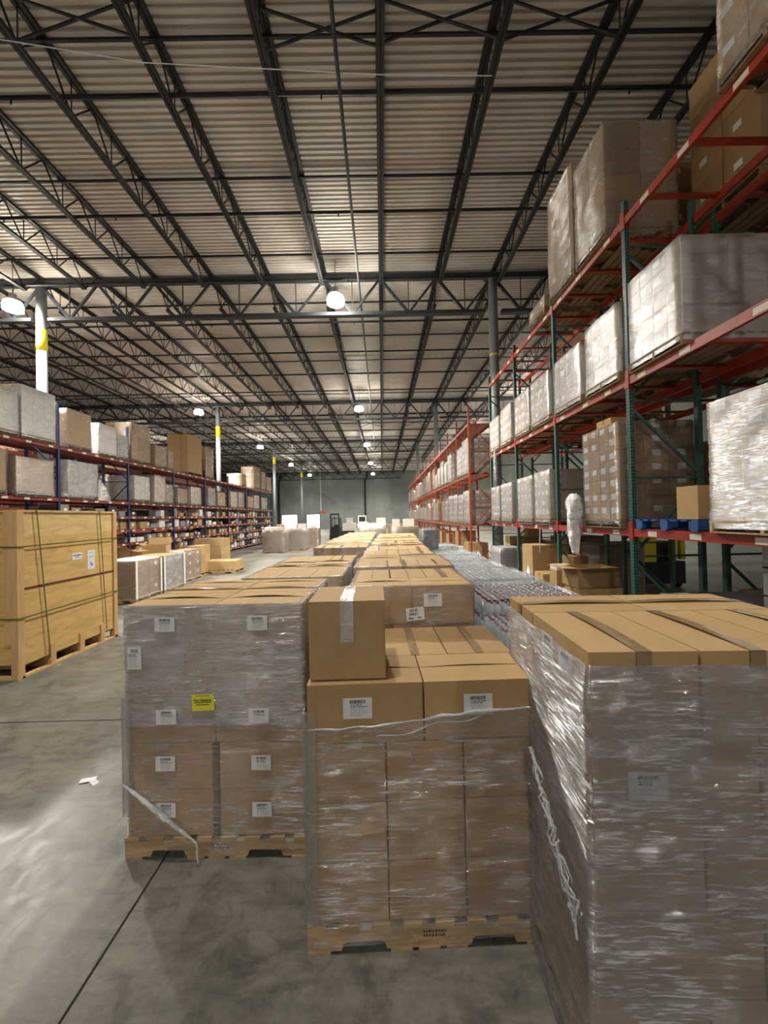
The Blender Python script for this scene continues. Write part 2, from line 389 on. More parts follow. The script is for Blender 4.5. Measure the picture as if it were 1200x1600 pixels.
# lamps
for i, (x, y) in enumerate(LAMPS):
    side = {-25: 'far left row', -12.6: 'left row above the column line', -1.45: 'middle row above the pallets', 10.2: 'right row beyond the racks'}[x]
    if y < 5:
        nm = 'behind the camera' if y < -5 else 'overhead'
    else: nm = '%s from the camera' % ORD[int((y - 13) / 13.9)]
    e = empty('high_bay_light', (x, y, 9.85), 0, 'glowing round high bay lamp, %s, %s' % (side, nm), 'lamp', 'high bay ceiling lamps')
    MB().lathe([(.05, .34), (.10, .33), (.13, .16), (.25, .10), (.27, .03), (.25, .03)], 20).obj('housing', M_ALU, e, smooth=True)
    MB().lathe([(.25, .028), (.30, -.10), (.29, -.24), (.18, -.27)], 24).obj('lens', (M_LENSB if x > -5 else M_LENSD) if y < -5 else (M_LENSD if y < 5 else M_LENS), e, smooth=True)
    MB().tube([(0, 0, .34), (0, 0, 1.31)], .01, 6).obj('hanger', M_STEEL, e)
    k_ = .04 if y < -5 else (.13 if y < 5 else 1.0)
    ld = bpy.data.lights.new('lamp_light', 'SPOT'); ld.energy = LAMP_W * k_; ld.color = LAMP_COL; ld.shadow_soft_size = .22
    ld.spot_size = math.radians(152); ld.spot_blend = .9
    lo = bpy.data.objects.new('lamp_light', ld); COL.objects.link(lo); lo.parent = e; lo.location = (0, 0, -.36)

# ------------------------------------------------------------------ cartons, labels, pallets, wrap
_c = {}
def carton_mesh(W, D, Hh, seam='x', mat=0, lab=None, bow=.008, face='-y', cm=None):
    key = (round(W, 3), round(D, 3), round(Hh, 3), seam, mat if cm is None else cm.name, lab, bow)
    if key in _c: return _c[key]
    g = .0035; t = .004; m = MB(); x, y = W / 2 - g, D / 2 - g; c = .006; zt = Hh - t
    # body: octagonal (softened) vertical edges
    P = [(-x + c, -y), (x - c, -y), (x, -y + c), (x, y - c), (x - c, y), (-x + c, y), (-x, y - c), (-x, -y + c)]
    n = len(m.v)
    m.v += [(a, b, 0.005) for a, b in P] + [(a, b, zt) for a, b in P]
    m.f.append(tuple(n + i for i in range(8))[::-1]); m.m.append(0)
    m.f.append(tuple(n + 8 + i for i in range(8))); m.m.append(1)
    for i in range(8):
        j = (i + 1) % 8; m.f.append((n + i, n + j, n + 8 + j, n + 8 + i)); m.m.append(0)
    # two top flaps with a bowed meeting edge
    seg = 8
    for side in (-1, 1):
        bb = bow * (1 if side > 0 else .35); gp = .0025
        top = []
        for i in range(seg + 1):
            u = -1 + 2 * i / seg; bz = bb * math.cos(u * math.pi / 2)
            if seam == 'x': top.append(((u * x, side * (y), zt + t), (u * x, side * gp, zt + t + bz)))
            else: top.append(((side * x, u * y, zt + t), (side * gp, u * y, zt + t + bz)))
        base = len(m.v)
        for a, b in top: m.v += [a, b, (a[0], a[1], a[2] - t), (b[0], b[1], b[2] - t)]
        for i in range(seg):
            k = base + 4 * i; q = k + 4
            for F in ((k, k + 1, q + 1, q), (k + 2, q + 2, q + 3, k + 3), (k + 1, k + 3, q + 3, q + 1), (k, q, q + 2, k + 2)): m.f.append(F); m.m.append(0)
        k = base; m.f.append((k, k + 2, k + 3, k + 1)); m.m.append(0); k = base + 4 * seg; m.f.append((k, k + 1, k + 3, k + 2)); m.m.append(0)
    if lab:
        lw, lh = .14, .095
        for F in lab.split(','):
            if F == '-y': m.box(-lw / 2, lw / 2, -y - .0015, -y, Hh * .52, Hh * .52 + lh, 2)
            if F == '-x': m.box(-x - .0015, -x, -lw / 2 + .05, lw / 2 + .05, Hh * .45, Hh * .45 + lh, 2)
            if F == '+x': m.box(x, x + .0015, -lw / 2 + .05, lw / 2 + .05, Hh * .45, Hh * .45 + lh, 2)
    me = m.mesh('carton', [cm or KRAFT[mat], M_GAP, M_PAPER]); _c[key] = me; return me
def tape_mesh(W, D, Hh, seam, drop=.07, bow=.008, wd=.055, mat=None):
    key = ('t', round(W, 3), round(D, 3), round(Hh, 3), seam, drop, wd, (mat or M_TAPE).name)
    if key in _c: return _c[key]
    m = MB(); z = Hh + .0025; L = (W if seam == 'x' else D) / 2; seg = 8; hw = wd / 2
    for i in range(seg):
        u0, u1 = -1 + 2 * i / seg, -1 + 2 * (i + 1) / seg
        b0, b1 = bow * math.cos(u0 * math.pi / 2), bow * math.cos(u1 * math.pi / 2)
        n = len(m.v)
        for (u, b) in ((u0, b0), (u1, b1)):
            for s_ in (-hw, 0, hw):
                zz = z + (b if s_ == 0 else b * .8)
                m.v.append((u * L, s_, zz) if seam == 'x' else (s_, u * L, zz))
        for j in range(2): m.f.append((n + j, n + j + 1, n + 4 + j, n + 3 + j)); m.m.append(0)
    e = .0012
    for s_ in (-1, 1):
        if seam == 'x': m.box(min(s_ * L, s_ * (L + e)), max(s_ * L, s_ * (L + e)), -hw, hw, Hh - drop, z)
        else: m.box(-hw, hw, min(s_ * L, s_ * (L + e)), max(s_ * L, s_ * (L + e)), Hh - drop, z)
    me = m.mesh('tape', mat or M_TAPE); _c[key] = me; return me
def label_mesh(wd=.15, ht=.105, seed=0, tall=False):
    key = ('lab', wd, ht, seed, tall)
    if key in _c: return _c[key]
    q = random.Random(seed); m = MB(); m.box(-wd / 2, wd / 2, -.0012, 0, -ht / 2, ht / 2, 0)
    def ink(x0, x1, z0, z1, mm=1): m.box(x0, x1, -.0018, -.0011, z0, z1, mm)
    bx = -wd * .26; top = ht * .40; bh = ht * .17
    while bx < wd * .26:
        b = q.choice((.0015, .002, .003, .005)); ink(bx, min(bx + b, wd * .27), top - bh, top); bx += b + q.choice((.0015, .002, .003))
    z = top - bh - ht * .09; k = 0
    while z > -ht * .42:
        n = q.randint(2, 4); x = -wd * (.40 if tall else .24)
        xe = wd * q.uniform(.1, .38)
        while x < xe:
            l = q.uniform(.006, .02); ink(x, min(x + l, xe), z, z + ht * (.035 if k < 2 else .02), 1 if k < 2 else 2); x += l + .004
        z -= ht * (.075 if tall else .085); k += 1
    me = m.mesh('shipping_label', [M_PAPER, M_INK, M_INKF]); _c[key] = me; return me
def text(body, size, parent, loc, rot, mat, name='lettering', bold=0, shear=0):
    cu = bpy.data.curves.new(name, 'FONT'); cu.body = body; cu.size = size; cu.align_x = 'CENTER'; cu.align_y = 'CENTER'
    cu.extrude = .0003; cu.offset = bold; cu.shear = shear; cu.materials.append(mat)
    o = bpy.data.objects.new(name, cu); COL.objects.link(o)
    me = bpy.data.meshes.new_from_object(o.evaluated_get(bpy.context.evaluated_depsgraph_get())); bpy.data.objects.remove(o)
    return link(name, me, parent, loc, rot)
def pallet_mesh(L=1.219, D=1.016, mat=None, stamp=False):
    key = ('pal', L, D, (mat or M_PALLET).name, stamp)
    if key in _c: return _c[key]
    m = MB(); x = L / 2; y = D / 2; a, b, c = .17, .40, .02
    prof = [(-x, .016), (-x + a, .016), (-x + a + .01, .05), (-x + a + .03, .058), (-x + b - .03, .058), (-x + b - .01, .05), (-x + b, .016),
            (x - b, .016), (x - b + .01, .05), (x - b + .03, .058), (x - a - .03, .058), (x - a - .01, .05), (x - a, .016), (x, .016), (x, .112), (-x, .112)]
    for yc in (-y + .019, 0, y - .019): m.prismY(prof, yc - .019, yc + .019)
    n = 8; bw = .095
    for i in range(n):
        xc = -x + bw / 2 + i * (L - bw) / (n - 1); m.box(xc - bw / 2, xc + bw / 2, -y - .004, y + .004, .112, .14)
    for xc in (-x + .06, -x + .47 * L / 1.219, 0, x - .47 * L / 1.219, x - .06):
        m.box(xc - .055, xc + .055, -y - .002, y + .002, 0, .016)
    if stamp:
        q = random.Random(3)
        for k in range(2):
            xx = .0
            while xx < .11:
                l = q.uniform(.006, .014); m.box(-.03 + xx, -.03 + xx + l, -y - .0008, -y, .066 + .02 * k, .066 + .02 * k + .013, 1); xx += l + .005
    me = m.mesh('wooden_pallet', [mat or M_PALLET, M_STAMP]); _c[key] = me; return me
def wrap_mesh(W, D, z0, z1, res=(10, 8), amp=.004, off=.008, seed=0, topf=None, fold=.03, flare=None, mat=None, fine=0):
    # a band of film round the load; topf(u,side)->extra height of the upper edge
    m = MB(); per = []; nx, nzr = res; x, y = W / 2 + off, D / 2 + off; c = .015
    def side(a, b, n):
        for i in range(n): per.append(((a[0] + (b[0] - a[0]) * i / n), (a[1] + (b[1] - a[1]) * i / n)))
    cs = [(-x + c, -y), (x - c, -y), (x, -y + c), (x, y - c), (x - c, y), (-x + c, y), (-x, y - c), (-x, -y + c)]
    for i in range(8): side(cs[i], cs[(i + 1) % 8], nx if i % 2 == 0 else 1)
    K = len(per); nrow = nzr + (2 if fold else 1)
    for j in range(nrow):
        for i, (px, py) in enumerate(per):
            t = min(j / nzr, 1); zt = z1 + (topf(px, py) if topf else 0); z = z0 + (zt - z0) * t
            nrm = Vector((px / x if abs(px) > x - .02 else 0, py / y if abs(py) > y - .02 else 0, 0))
            d = amp * (.4 + noise.noise(Vector((px * 3 + seed, py * 3, z * 9)))) + (fine * noise.noise(Vector((px * 7 + seed, py * 7, z * 45))) if fine else 0)
            qx, qy = px + nrm.x * d, py + nrm.y * d
            if flare: ff = flare * (1 - t); qx *= 1 + ff; qy *= 1 + ff
            if j > nzr: k = 1 - fold / max(x, .1); qx = px * (1 - fold / x); qy = py * (1 - fold / y); z = zt + .007
            m.v.append((qx, qy, z))
    for j in range(nrow - 1):
        for i in range(K):
            k = (i + 1) % K; m.f.append((j * K + i, j * K + k, (j + 1) * K + k, (j + 1) * K + i)); m.m.append(0)
    return m.mesh('stretch_wrap', mat or M_WRAP, True)

def load(x0, x1, y0, y1, z0, ztop, nl, pats, label, group=None, cat='pallet load', rz=0, wrap=None, wres=(5, 6), wamp=.005,
         pal=None, labs=None, mats=(0, 1), bows=(.006, .014), tapes=0, name='wrapped_pallet', cm=None, seed=0, palmesh=True, stamp=False, jit=0, wtop=0, wz0=.05, fine=0, minlayer=0, flare=None):
    """pats: list of layer patterns (cycled from the bottom). A pattern is a list of rows (front to back): (n across, depth share, seam)"""
    q = random.Random(seed or int(abs(x0 * 1000 + y0 * 77)))
    W, D = x1 - x0, y1 - y0; e = empty(name, ((x0 + x1) / 2, (y0 + y1) / 2, z0), rz, label, cat, group)
    if palmesh: link('wooden_pallet', pallet_mesh(W + .03, D + .02, pal or M_PALLET, stamp), e)
    hb = .14 if palmesh else 0; h = (ztop - z0 - hb) / nl; C = []
    for li in range(minlayer, nl):
        pat = pats[li % len(pats)]; tot = sum(p[1] for p in pat); yy = -D / 2
        for ri, (n, dp, seam) in enumerate(pat):
            d = D * dp / tot
            for i in range(n):
                inner = 0 < i < n - 1 and 0 < ri < len(pat) - 1 and li < nl - 1
                if not inner:
                    cw_ = W / n; top = li == nl - 1
                    lb = labs if (labs and q.random() < .75) else None
                    me = carton_mesh(cw_, d, h, seam, q.choice(mats), lb, q.choice(bows) if top else .0, cm=cm)
                    o = link('carton', me, e, (-W / 2 + cw_ * (i + .5) + q.uniform(-jit, jit), yy + d / 2 + q.uniform(-jit, jit), hb + li * h))
                    if top and q.random() < tapes: link('tape', tape_mesh(cw_, d, h, seam, bow=.012), o)
                    C.append((li, ri, i, o, cw_, d, h))
            yy += d
    if wrap:
        link('stretch_wrap', wrap_mesh(W, D, wz0, ztop - z0 + wtop, wres, wamp, seed=q.random() * 50, mat=wrap, fine=fine, flare=flare), e)
    return e, C

PA = [[(2, .4, 'x'), (3, .6, 'y')], [(3, .6, 'y'), (2, .4, 'x')]]
PB = [[(3, .6, 'y'), (2, .4, 'x')], [(2, .4, 'x'), (3, .6, 'y')]]
P2 = [[(2, .4, 'x'), (3, .6, 'y')]]; P3 = [[(3, .6, 'y'), (2, .4, 'x')]]
ROT = [[(2, .5, 'x'), (2, .5, 'x')]]

# ---- foreground pallet 1 (left, "Port Edwards")
fg = 'palletised carton loads standing on the aisle floor'
L1pats = [P2[0], P2[0], P2[0], P3[0], [(2, .4, 'x'), (2, .3, 'x'), (2, .3, 'x')]]
e1, C1 = load(-1.70, -.525, 2.62, 3.65, 0, 1.645, 5, L1pats,
    'foreground wrapped carton pallet bearing a yellow note, left of the low stack', fg, wrap=None, mats=(0, 1), bows=(.012, .018), tapes=.0, stamp=True, seed=5, rz=-.02)
for (li, ri, i, o, cw_, d, h) in C1:
    if ri == 0 and li in (0, 1, 2, 4):
        link('shipping_label', label_mesh(.132, .094, li * 2 + i), o, (-.02 if i == 0 else .0, -d / 2 - .018, h * .60))
    if li == 4 and ri == 1: link('tape', tape_mesh(cw_, d, h, 'x', bow=.012), o)
    if li in (0, 1) and ri == 0: o.scale.x = .965; o.location.x += -.010 if i == 0 else .010
W1, D1_ = 1.175, 1.03
link('stretch_wrap', wrap_mesh(W1, D1_, .86, 1.64, (60, 60), .006, seed=3, mat=M_WRAP1, fine=.004, fold=.04), e1)
o = link('stretch_wrap', wrap_mesh(W1, D1_, .05, .93, (60, 60), .005, seed=9, mat=M_WRAP, fine=.005, fold=0, off=.006), e1); o['label'] = 'clearer wrap over the lower cartons'
o = link('paper_note', label_mesh(.09, .145, 31, True), e1, (-.515, -D1_ / 2 - .020, 1.31)); o['label'] = 'tall white shipping note'
n1 = MB().box(-.072, .072, -.0012, 0, -.052, .052).obj('paper_note', M_YELLOWP, e1, (-.068, -D1_ / 2 - .020, 1.015), (0, -.03, 0)); n1['label'] = 'yellow note reading Port Edwards'
text('Port Edwards', .021, n1, (0, -.003, .016), (math.pi / 2, 0, 0), M_INK, bold=.0006)
nm_ = MB(); q = random.Random(4)
for (z, a, b_, hh) in ((.042, -.045, .045, .004), (-.002, -.055, .055, .006), (-.016, -.045, .04, .006)):
    x = a
    while x < b_: l = q.uniform(.005, .014); nm_.box(x, min(x + l, b_), -.002, -.0011, z, z + hh); x += l + .003
nm_.obj('small_print', M_INK, n1)
m = MB().box(-.008, .052, -.003, 0, .28, 1.05).box(-.012, -.008, -.003, .05, .28, 1.05)
m.obj('corner_board', M_CORNER, e1, (-W1 / 2 - .006, -D1_ / 2 - .022, 0))
rp = []
for i in range(26):
    t = i / 25; x = -W1 / 2 - .01 + t * .55; z = .50 - .43 * t ** 1.15; 
    if t > .9: x = -W1 / 2 + .485 + (t - .9) * .15; z = .08 - (t - .9) * .78
    rp.append((x, -D1_ / 2 - .035 - .02 * math.sin(t * 3) - (.03 if t > .9 else 0), max(z, .012)))
MB().tube(rp, [.006 + .012 * math.sin(min(1, i / 22) * math.pi) * (1 + .3 * math.sin(i * 2.1)) for i in range(26)], 7).obj('loose_wrap_tail', M_ROPE, e1, smooth=True)

# ---- foreground pallet 2 (centre, low)
e2, C2 = load(-.418, .782, 2.045, 3.045, 0, 1.345, 4, [P3[0], P3[0], P3[0], P2[0]],
    'low open-topped carton pallet at front centre with wrap torn along its top edge', fg, mats=(0, 2), bows=(.010, .014), tapes=0, stamp=True, seed=6, rz=.022)
for (li, ri, i, o, cw_, d, h) in C2:
    if ri == 0 and li == 3: link('shipping_label', label_mesh(.148, .105, 40 + i), o, (-.04 if i == 0 else -.02, -d / 2 - .001, h * .60))
    if li == 3 and ri == 1 and i > 0: link('tape', tape_mesh(cw_, d, h, 'y', bow=.012), o)
W2, D2_ = 1.2, 1.0
tf = lambda px, py: (.035 * (px / .6) + .012 * math.sin(px * 5)) 
link('stretch_wrap', wrap_mesh(W2, D2_, .04, 1.165, (64, 80), .006, seed=21, mat=M_WRAP, fine=.005, fold=0, topf=tf), e2)
pts = []; 
for i in range(41):
    px = -W2 / 2 - .01 + i * (W2 + .02) / 40; pts.append((px, -D2_ / 2 - .014 - .004 * math.sin(i * 1.3), 1.165 + tf(px, 0) + .003 * math.sin(i * .9)))
MB().tube(pts, [.003 + .0025 * abs(math.sin(i * .37)) + (.003 if 20 < i < 36 else 0) for i in range(41)], 7).obj('gathered_wrap_edge', M_ROPE, e2, smooth=True)
pts = [(.30 - .025 * i, -D2_ / 2 - .015, 1.175 - .10 * (i / 22) - .012 * math.sin(i * .5)) for i in range(23)]
MB().tube(pts, [.0015 + .003 * abs(math.sin(i * .31 + .4)) for i in range(23)], 6).obj('gathered_wrap_edge', M_ROPE, e2, smooth=True)
for sx in (-1, 1):
    m = MB()
    if sx < 0: m.box(-.010, .05, -.003, 0, .16, 1.22).box(-.013, -.010, -.003, .05, .16, 1.22)
    else: m.box(-.05, .010, -.003, 0, .2, 1.27).box(.010, .013, -.003, .05, .2, 1.27)
    m.obj('corner_board', M_CORNER, e2, (sx * (W2 / 2 + .004), -D2_ / 2 - .020, 0))

# loose box on top
e = empty('carton_box', (-.2, 2.30, 1.352), .015, 'loose taller brown box sitting alone on the front-left of the low carton stack', 'box')
link('body', carton_mesh(.405, .45, .41, 'y', 2, None, .004), e); link('tape', tape_mesh(.405, .45, .41, 'y', .22, .004, .07, M_CLEARTAPE), e)

# ---- foreground pallet 3 (right)
th = .035
bx, by = .735, 1.44; W3, D3 = 1.2, 1.0
ccx = bx + math.cos(-th) * W3 / 2 - math.sin(-th) * D3 / 2; ccy = by + math.sin(-th) * W3 / 2 + math.cos(-th) * D3 / 2
e3, C3 = load(ccx - W3 / 2, ccx + W3 / 2, ccy - D3 / 2, ccy + D3 / 2, 0, 1.69, 5, [P3[0], P2[0], P3[0], P2[0], P3[0]],
    'tall grey-wrapped carton pallet cut off by the right edge of the photo', fg, mats=(1, 0), bows=(.004, .006), tapes=1.0, seed=8, rz=-th)
for (li, ri, i, o, cw_, d, h) in C3:
    if li == 4 and ri == 0 and i == 0: link('shipping_label', label_mesh(.135, .11, 61), o, (-cw_ / 2 - .001, -.10, h * .62), (0, 0, -math.pi / 2)); link('shipping_label', label_mesh(.135, .12, 62), o, (-cw_ / 2 - .001, .09, h * .66), (0, 0, -math.pi / 2))
    if li == 3 and ri == 0 and i == 0: link('shipping_label', label_mesh(.14, .10, 63), o, (-.10, -d / 2 - .001, h * .45))
link('stretch_wrap', wrap_mesh(W3, D3, .02, 1.645, (80, 110), .008, seed=33, mat=M_WRAP3, fine=.007, fold=0, flare=.05), e3)
m = MB(); q = random.Random(12)
for k in range(5):
    pts = [(-W3 / 2 - .055 - .012 * math.sin(i * 1.7 + k) - .004 * k, -.05 - .45 * (i / 18) + .02 * math.sin(i * 2.1 + k * 2), 1.08 - .36 * (i / 18) ** .8 + .022 * math.sin(i * 1.1 + k * 1.9) * (i / 9)) for i in range(19)]
    m.tube(pts, [.0015 + .006 * abs(math.sin(i * .9 + k)) for i in range(19)], 5)
m.obj('loose_wrap_tail', M_ROPE, e3, smooth=True)
for k, (a, b_) in enumerate(()):
    pts = [(a[0] + (b_[0] - a[0]) * t / 10, -D3 / 2 - .03 - .008 * math.sin(t), a[1] + (b_[1] - a[1]) * t / 10) for t in range(11)] if k < 2 else None
    if pts: MB().tube(pts, .004, 6).obj('wrap_crease', M_ROPE, e3, smooth=True)

# ---- the two columns of carton pallets
names_r = ['first behind the low stack', 'second behind the low stack', 'third behind the low stack', 'fourth behind the low stack', 'fifth behind the low stack', 'sixth behind the low stack', 'seventh behind the low stack', 'eighth behind the low stack']
Rp = [(-.26, .70, 3.10, 4.08), (-.30, .74, 4.14, 5.2), (-.28, .74, 5.3, 6.4), (-.26, .78, 6.5, 7.6), (-.24, .80, 7.72, 8.8), (-.2, .84, 8.95, 10.0), (-.15, .9, 10.15, 11.2), (-.1, .95, 11.4, 12.5)]
for i, (a, b_, c, d) in enumerate(Rp):
    pats = [PB[0], PB[1]] if i % 2 else [PA[0], PA[1]]
    e, C = load(a, b_, c, d, 0, 1.655 + (.02 if i == 1 else 0) - .01 * (i == 3), 5, pats, 'brown carton pallet in the right-hand column of the aisle rows, ' + names_r[i], fg,
                wrap=M_WRAP, wres=(10, 12), tapes=.4, mats=(0, 1), bows=(.014, .022, .006), jit=.004, seed=100 + i, minlayer=0 if i == 0 else 2, fine=.002, rz=R.uniform(-.01, .01))
    if i == 0:
        o = link('shipping_label', label_mesh(.14, .10, 71), e, (.16, -(d - c) / 2 - .017, 1.545)); 
        o = MB().box(-.07, .07, -.0012, 0, -.05, .05).obj('paper_note', M_PAPER, e, (.02, -(d - c) / 2 - .019, 1.44), (0, -.09, 0)); o['label'] = 'white note with handwritten number'
        text('02-R', .030, o, (-.01, -.002, .028), (math.pi / 2, 0, 0), M_INK, bold=.0006, shear=.2)
        text('29431', .030, o, (-.015, -.002, -.002), (math.pi / 2, 0, 0), M_INK, bold=.0006, shear=.2)
        MB().box(-.055, -.015, -.002, -.0011, -.036, -.028).box(.018, .045, -.002, -.0011, -.034, -.026).obj('handwriting', M_INK, o)
Lp = [(-1.33, -.38, 3.74, 4.72), (-1.32, -.38, 4.78, 5.8), (-1.27, -.28, 7.3, 8.35), (-1.27, -.26, 8.45, 9.5), (-1.27, -.24, 9.65, 10.7), (-1.25, -.24, 10.8, 11.9), (-1.22, -.22, 12.0, 13.1), (-1.2, -.2, 13.3, 14.4)]
for i, (a, b_, c, d) in enumerate(Lp):
    pats = [PA[0], PA[1]] if i % 2 else [PB[0], PB[1]]
    e, C = load(a, b_, c, d, 0, 1.645, 5, pats, 'brown carton pallet in the left-hand column of the aisle rows, %s behind the yellow-noted one' % ORD[i], fg,
                wrap=M_WRAP, wres=(8, 10), tapes=.4, mats=(0, 1), bows=(.014, .022, .006), jit=.004, seed=140 + i, minlayer=2 if i else 1, fine=.002, rz=R.uniform(-.01, .01))
# end of rows: paler stacks with white boxes on top
load(-1.0, .15, 16.0, 17.1, 0, 1.93, 5, PA, 'pale wrapped pallet closing the left column of aisle rows', fg, wrap=M_WRAPS, mats=(1,))
load(.35, 1.45, 15.4, 16.5, 0, 1.78, 5, PA, 'brown wrapped pallet closing the right column of aisle rows', fg, wrap=M_WRAP, mats=(0, 3))
load(.98, 1.35, 9.6, 10.6, 0, 1.85, 3, [[(1, .5, 'x'), (1, .5, 'x')]], 'narrow grey wrapped stack between bottles and carton rows', fg, wrap=M_WRAP3, cm=M_GREY, seed=3)
def box_thing(x, y, z, W, D, h, label, cat='box', name='carton_box', mat=0, cm=None, seam='x', rz=0, group=None, lab=None, tape=True, bow=.006):
    o = link(name, carton_mesh(W, D, h, seam, mat, lab, bow, cm=cm), None, (x, y, z), (0, 0, rz)); tag(o, label, cat, group)
    if tape: link('tape', tape_mesh(W, D, h, seam, bow=bow), o)
    return o
wg = 'white boxes on the farthest aisle pallets'
box_thing(-.05, 16.3, 1.93, .38, .35, .22, 'white box on the right of the pale end pallet', group=wg, cm=M_WCARD, tape=False)
box_thing(.55, 15.9, 1.78, .30, .35, .3, 'left white box on the brown end pallet', group=wg, cm=M_WCARD, tape=False)
box_thing(1.05, 15.9, 1.78, .44, .35, .3, 'right white box on the brown end pallet', group=wg, cm=M_WCARD, tape=False)
e = empty('white_monitor', (-.82, 16.3, 1.93), 0, 'white framed screen standing on the pale end pallet', 'monitor')
MB().box(-.17, .17, -.03, .03, .03, .33).obj('casing', M_WHITE, e); MB().box(-.13, .13, -.034, -.03, .08, .28).obj('screen', M_BLACK, e); MB().box(-.1, .1, -.08, .08, 0, .03).obj('stand', M_WHITE, e)

M_CRINKB = wrapmat('crinkled_film_over_bottles', .07, .12, .16, (.80, .88, .92), 26, 1.0, 1.0, bd=.03)
M_CRINKB.node_tree.nodes['Mapping'].inputs['Scale'].default_value = (26, 26, 26)
# ---- bottled drink pallets
_b = {}
def case_mesh(cap):
    if cap.name in _b: return _b[cap.name]
    m = MB(); pr = [(.026, .002), (.031, .01), (.031, .06), (.028, .075), (.031, .09), (.031, .145), (.024, .172), (.014, .188), (.014, .192), (.0155, .193), (.0155, .212)]
    mm = [0] * 8 + [1, 1, 1]; bq = random.Random(5)
    for i in range(7):
        for j in range(5):
            dz = bq.uniform(-.006, .004); m.lathe([(a, max(b + dz, .001)) for a, b in pr], 8, -.21 + .07 * i + bq.uniform(-.006, .006), -.14 + .07 * j + bq.uniform(-.006, .006), 0, mm)
    me = m.mesh('bottles', [M_BOTTLE, cap], True); _b[cap.name] = me; return me
M_BOTTLE = simple('clear_bottle_plastic', (.52, .58, .60), .12, 0, .2, 9, 0, .8)
M_CAPR = simple('maroon_cap', (.22, .012, .035), .35); M_CAPW = simple('white_cap', (.62, .66, .66), .35)
M_COLA = simple('dark_bottle_plastic', (.12, .09, .10), .12, 0, .3, 9, 0, .8)
def film_case(W, D, h, mat):
    return wrap_mesh(W, D, .0, h, (7, 4), .006, .002, 3.3, mat=mat, fold=.10)
Bp = [(.97, 2.86, 1.24, 'maroon-capped bottle pallet, lowest and nearest behind the right foreground pallet', M_CAPR, 3), (1.02, 3.92, 1.36, 'maroon-capped bottle pallet right of the handwritten-note cartons', M_CAPR, 3),
      (.97, 5.02, 1.38, 'clear bottle pallet directly behind the maroon-capped ones', M_CAPW, 3), (.93, 6.2, 1.38, 'clear bottle pallet, second behind the maroon-capped ones', M_CAPW, 3),
      (.95, 7.4, 1.38, 'clear bottle pallet, third behind the maroon-capped ones', M_CAPW, 2), (.97, 8.6, 1.38, 'clear bottle pallet, fourth behind the maroon-capped ones', M_CAPW, 2),
      (1.02, 10.7, 1.38, 'clear bottle pallet, farthest of the drink row', M_CAPW, 2)]
for i, (x0, y0, zt, lb, cap, nlv) in enumerate(Bp):
    e = empty('bottle_pallet', (x0 + .5, y0 + .53, 0), R.uniform(-.015, .015), lb, 'bottle pallet', 'pallets of bottled drinks')
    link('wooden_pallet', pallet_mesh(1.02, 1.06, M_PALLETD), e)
    nlay = 5; hh = (zt - .14) / nlay
    for l in range(nlay):
        for a in range(2):
            for b_ in range(3):
                if l < nlay - nlv and b_ == 1: continue
                if l < nlay - 1 - nlv and b_ == 2: continue
                c = empty('bottle_case', (-.25 + .5 * a, -.352 + .352 * b_, .14 + l * hh)); c.parent = e
                link('bottles', case_mesh(cap), c, (0, 0, 0))['kind'] = 'stuff'
    link('stretch_wrap', wrap_mesh(1.02, 1.07, .05, zt - .02, (14, 14), .012, seed=i * 7.7, mat=M_CRINKB, fine=.006, fold=.0), e)
    m = MB(); nn = 30
    for a in range(nn + 1):
        for b_ in range(nn + 1):
            u, v = -.5 + a / nn, -.53 + 1.06 * b_ / nn
            m.v.append((u, v, zt - .004 + .014 * noise.noise(Vector((u * 9 + i * 3, v * 9, 1))) + .008 * noise.noise(Vector((u * 30, v * 30 + i, 2)))))
    for a in range(nn):
        for b_ in range(nn): k = a * (nn + 1) + b_; m.f.append((k, k + nn + 1, k + nn + 2, k + 1)); m.m.append(0)
    m.obj('top_film', M_CRINKB, e, smooth=True)

# ------------------------------------------------------------------ plywood crate (left)
ec = empty('plywood_crate', (-5.17, 5.66, 0), 0, 'large banded plywood crate at the left edge of the photo', 'crate')
Lc, Wc, Hc = 2.09, 1.45, 2.41
z1c, z2c, z3c = 2.02, 1.26, .22
mm = MB()
for (za, zb, mi) in ((.18, 1.20, 0), (1.20, 2.02, 0), (2.02, 2.38, 1)): mm.box(-.03, -.02 + (0 if za < 1 else 0), .08, Lc - .08, za, zb, mi)
mm.box(-.03, -.019, .08, .62, 2.02, 2.38, 1)
mm.obj('side_panel', [M_PLY, M_PLY2], ec)
MB().box(-Wc + .05, -.05, .02, .03, .2, Hc - .03).obj('end_panel', M_PLY, ec)
MB().box(-Wc + .05, -.05, Lc - .03, Lc - .02, .2, Hc - .03).obj('end_panel', M_PLY, ec)
MB().box(-Wc + .02, -Wc + .03, .08, Lc - .08, .2, Hc - .03).obj('side_panel', M_PLY, ec)
MB().box(-Wc, 0, 0, Lc, Hc - .03, Hc).obj('lid', M_PLY, ec)
for (px, py) in ((0, 0), (0, Lc - .09)):
    MB().box(px - .10, px, py, py + .09, .0, Hc - .03).obj('corner_post', M_POST, ec)
MB().box(-.10, -.0, -.02, 0, .0, Hc - .03).box(-.20, -.10, -.015, 0, .5, Hc - .03).obj('corner_post', M_POST, ec)
MB().box(-Wc, -Wc + .1, 0, .09, 0, Hc - .03).obj('corner_post', M_POST, ec)
for py in (.55, 1.15, 1.65): MB().box(-.9, -.01, py, py + .09, .0, .18).box(-.018, -.004, py - .01, py + .09, .03, .34).obj('skid_block', M_POST, ec)
MB().box(-.12, 0, .05, Lc, 0, .03).box(-Wc, -.1, 0, .1, 0, .03).obj('base_runner', M_POST, ec)
MB().box(-Wc + .1, -.12, .1, Lc - .05, .12, .18).obj('base_deck', M_PALLETD, ec)
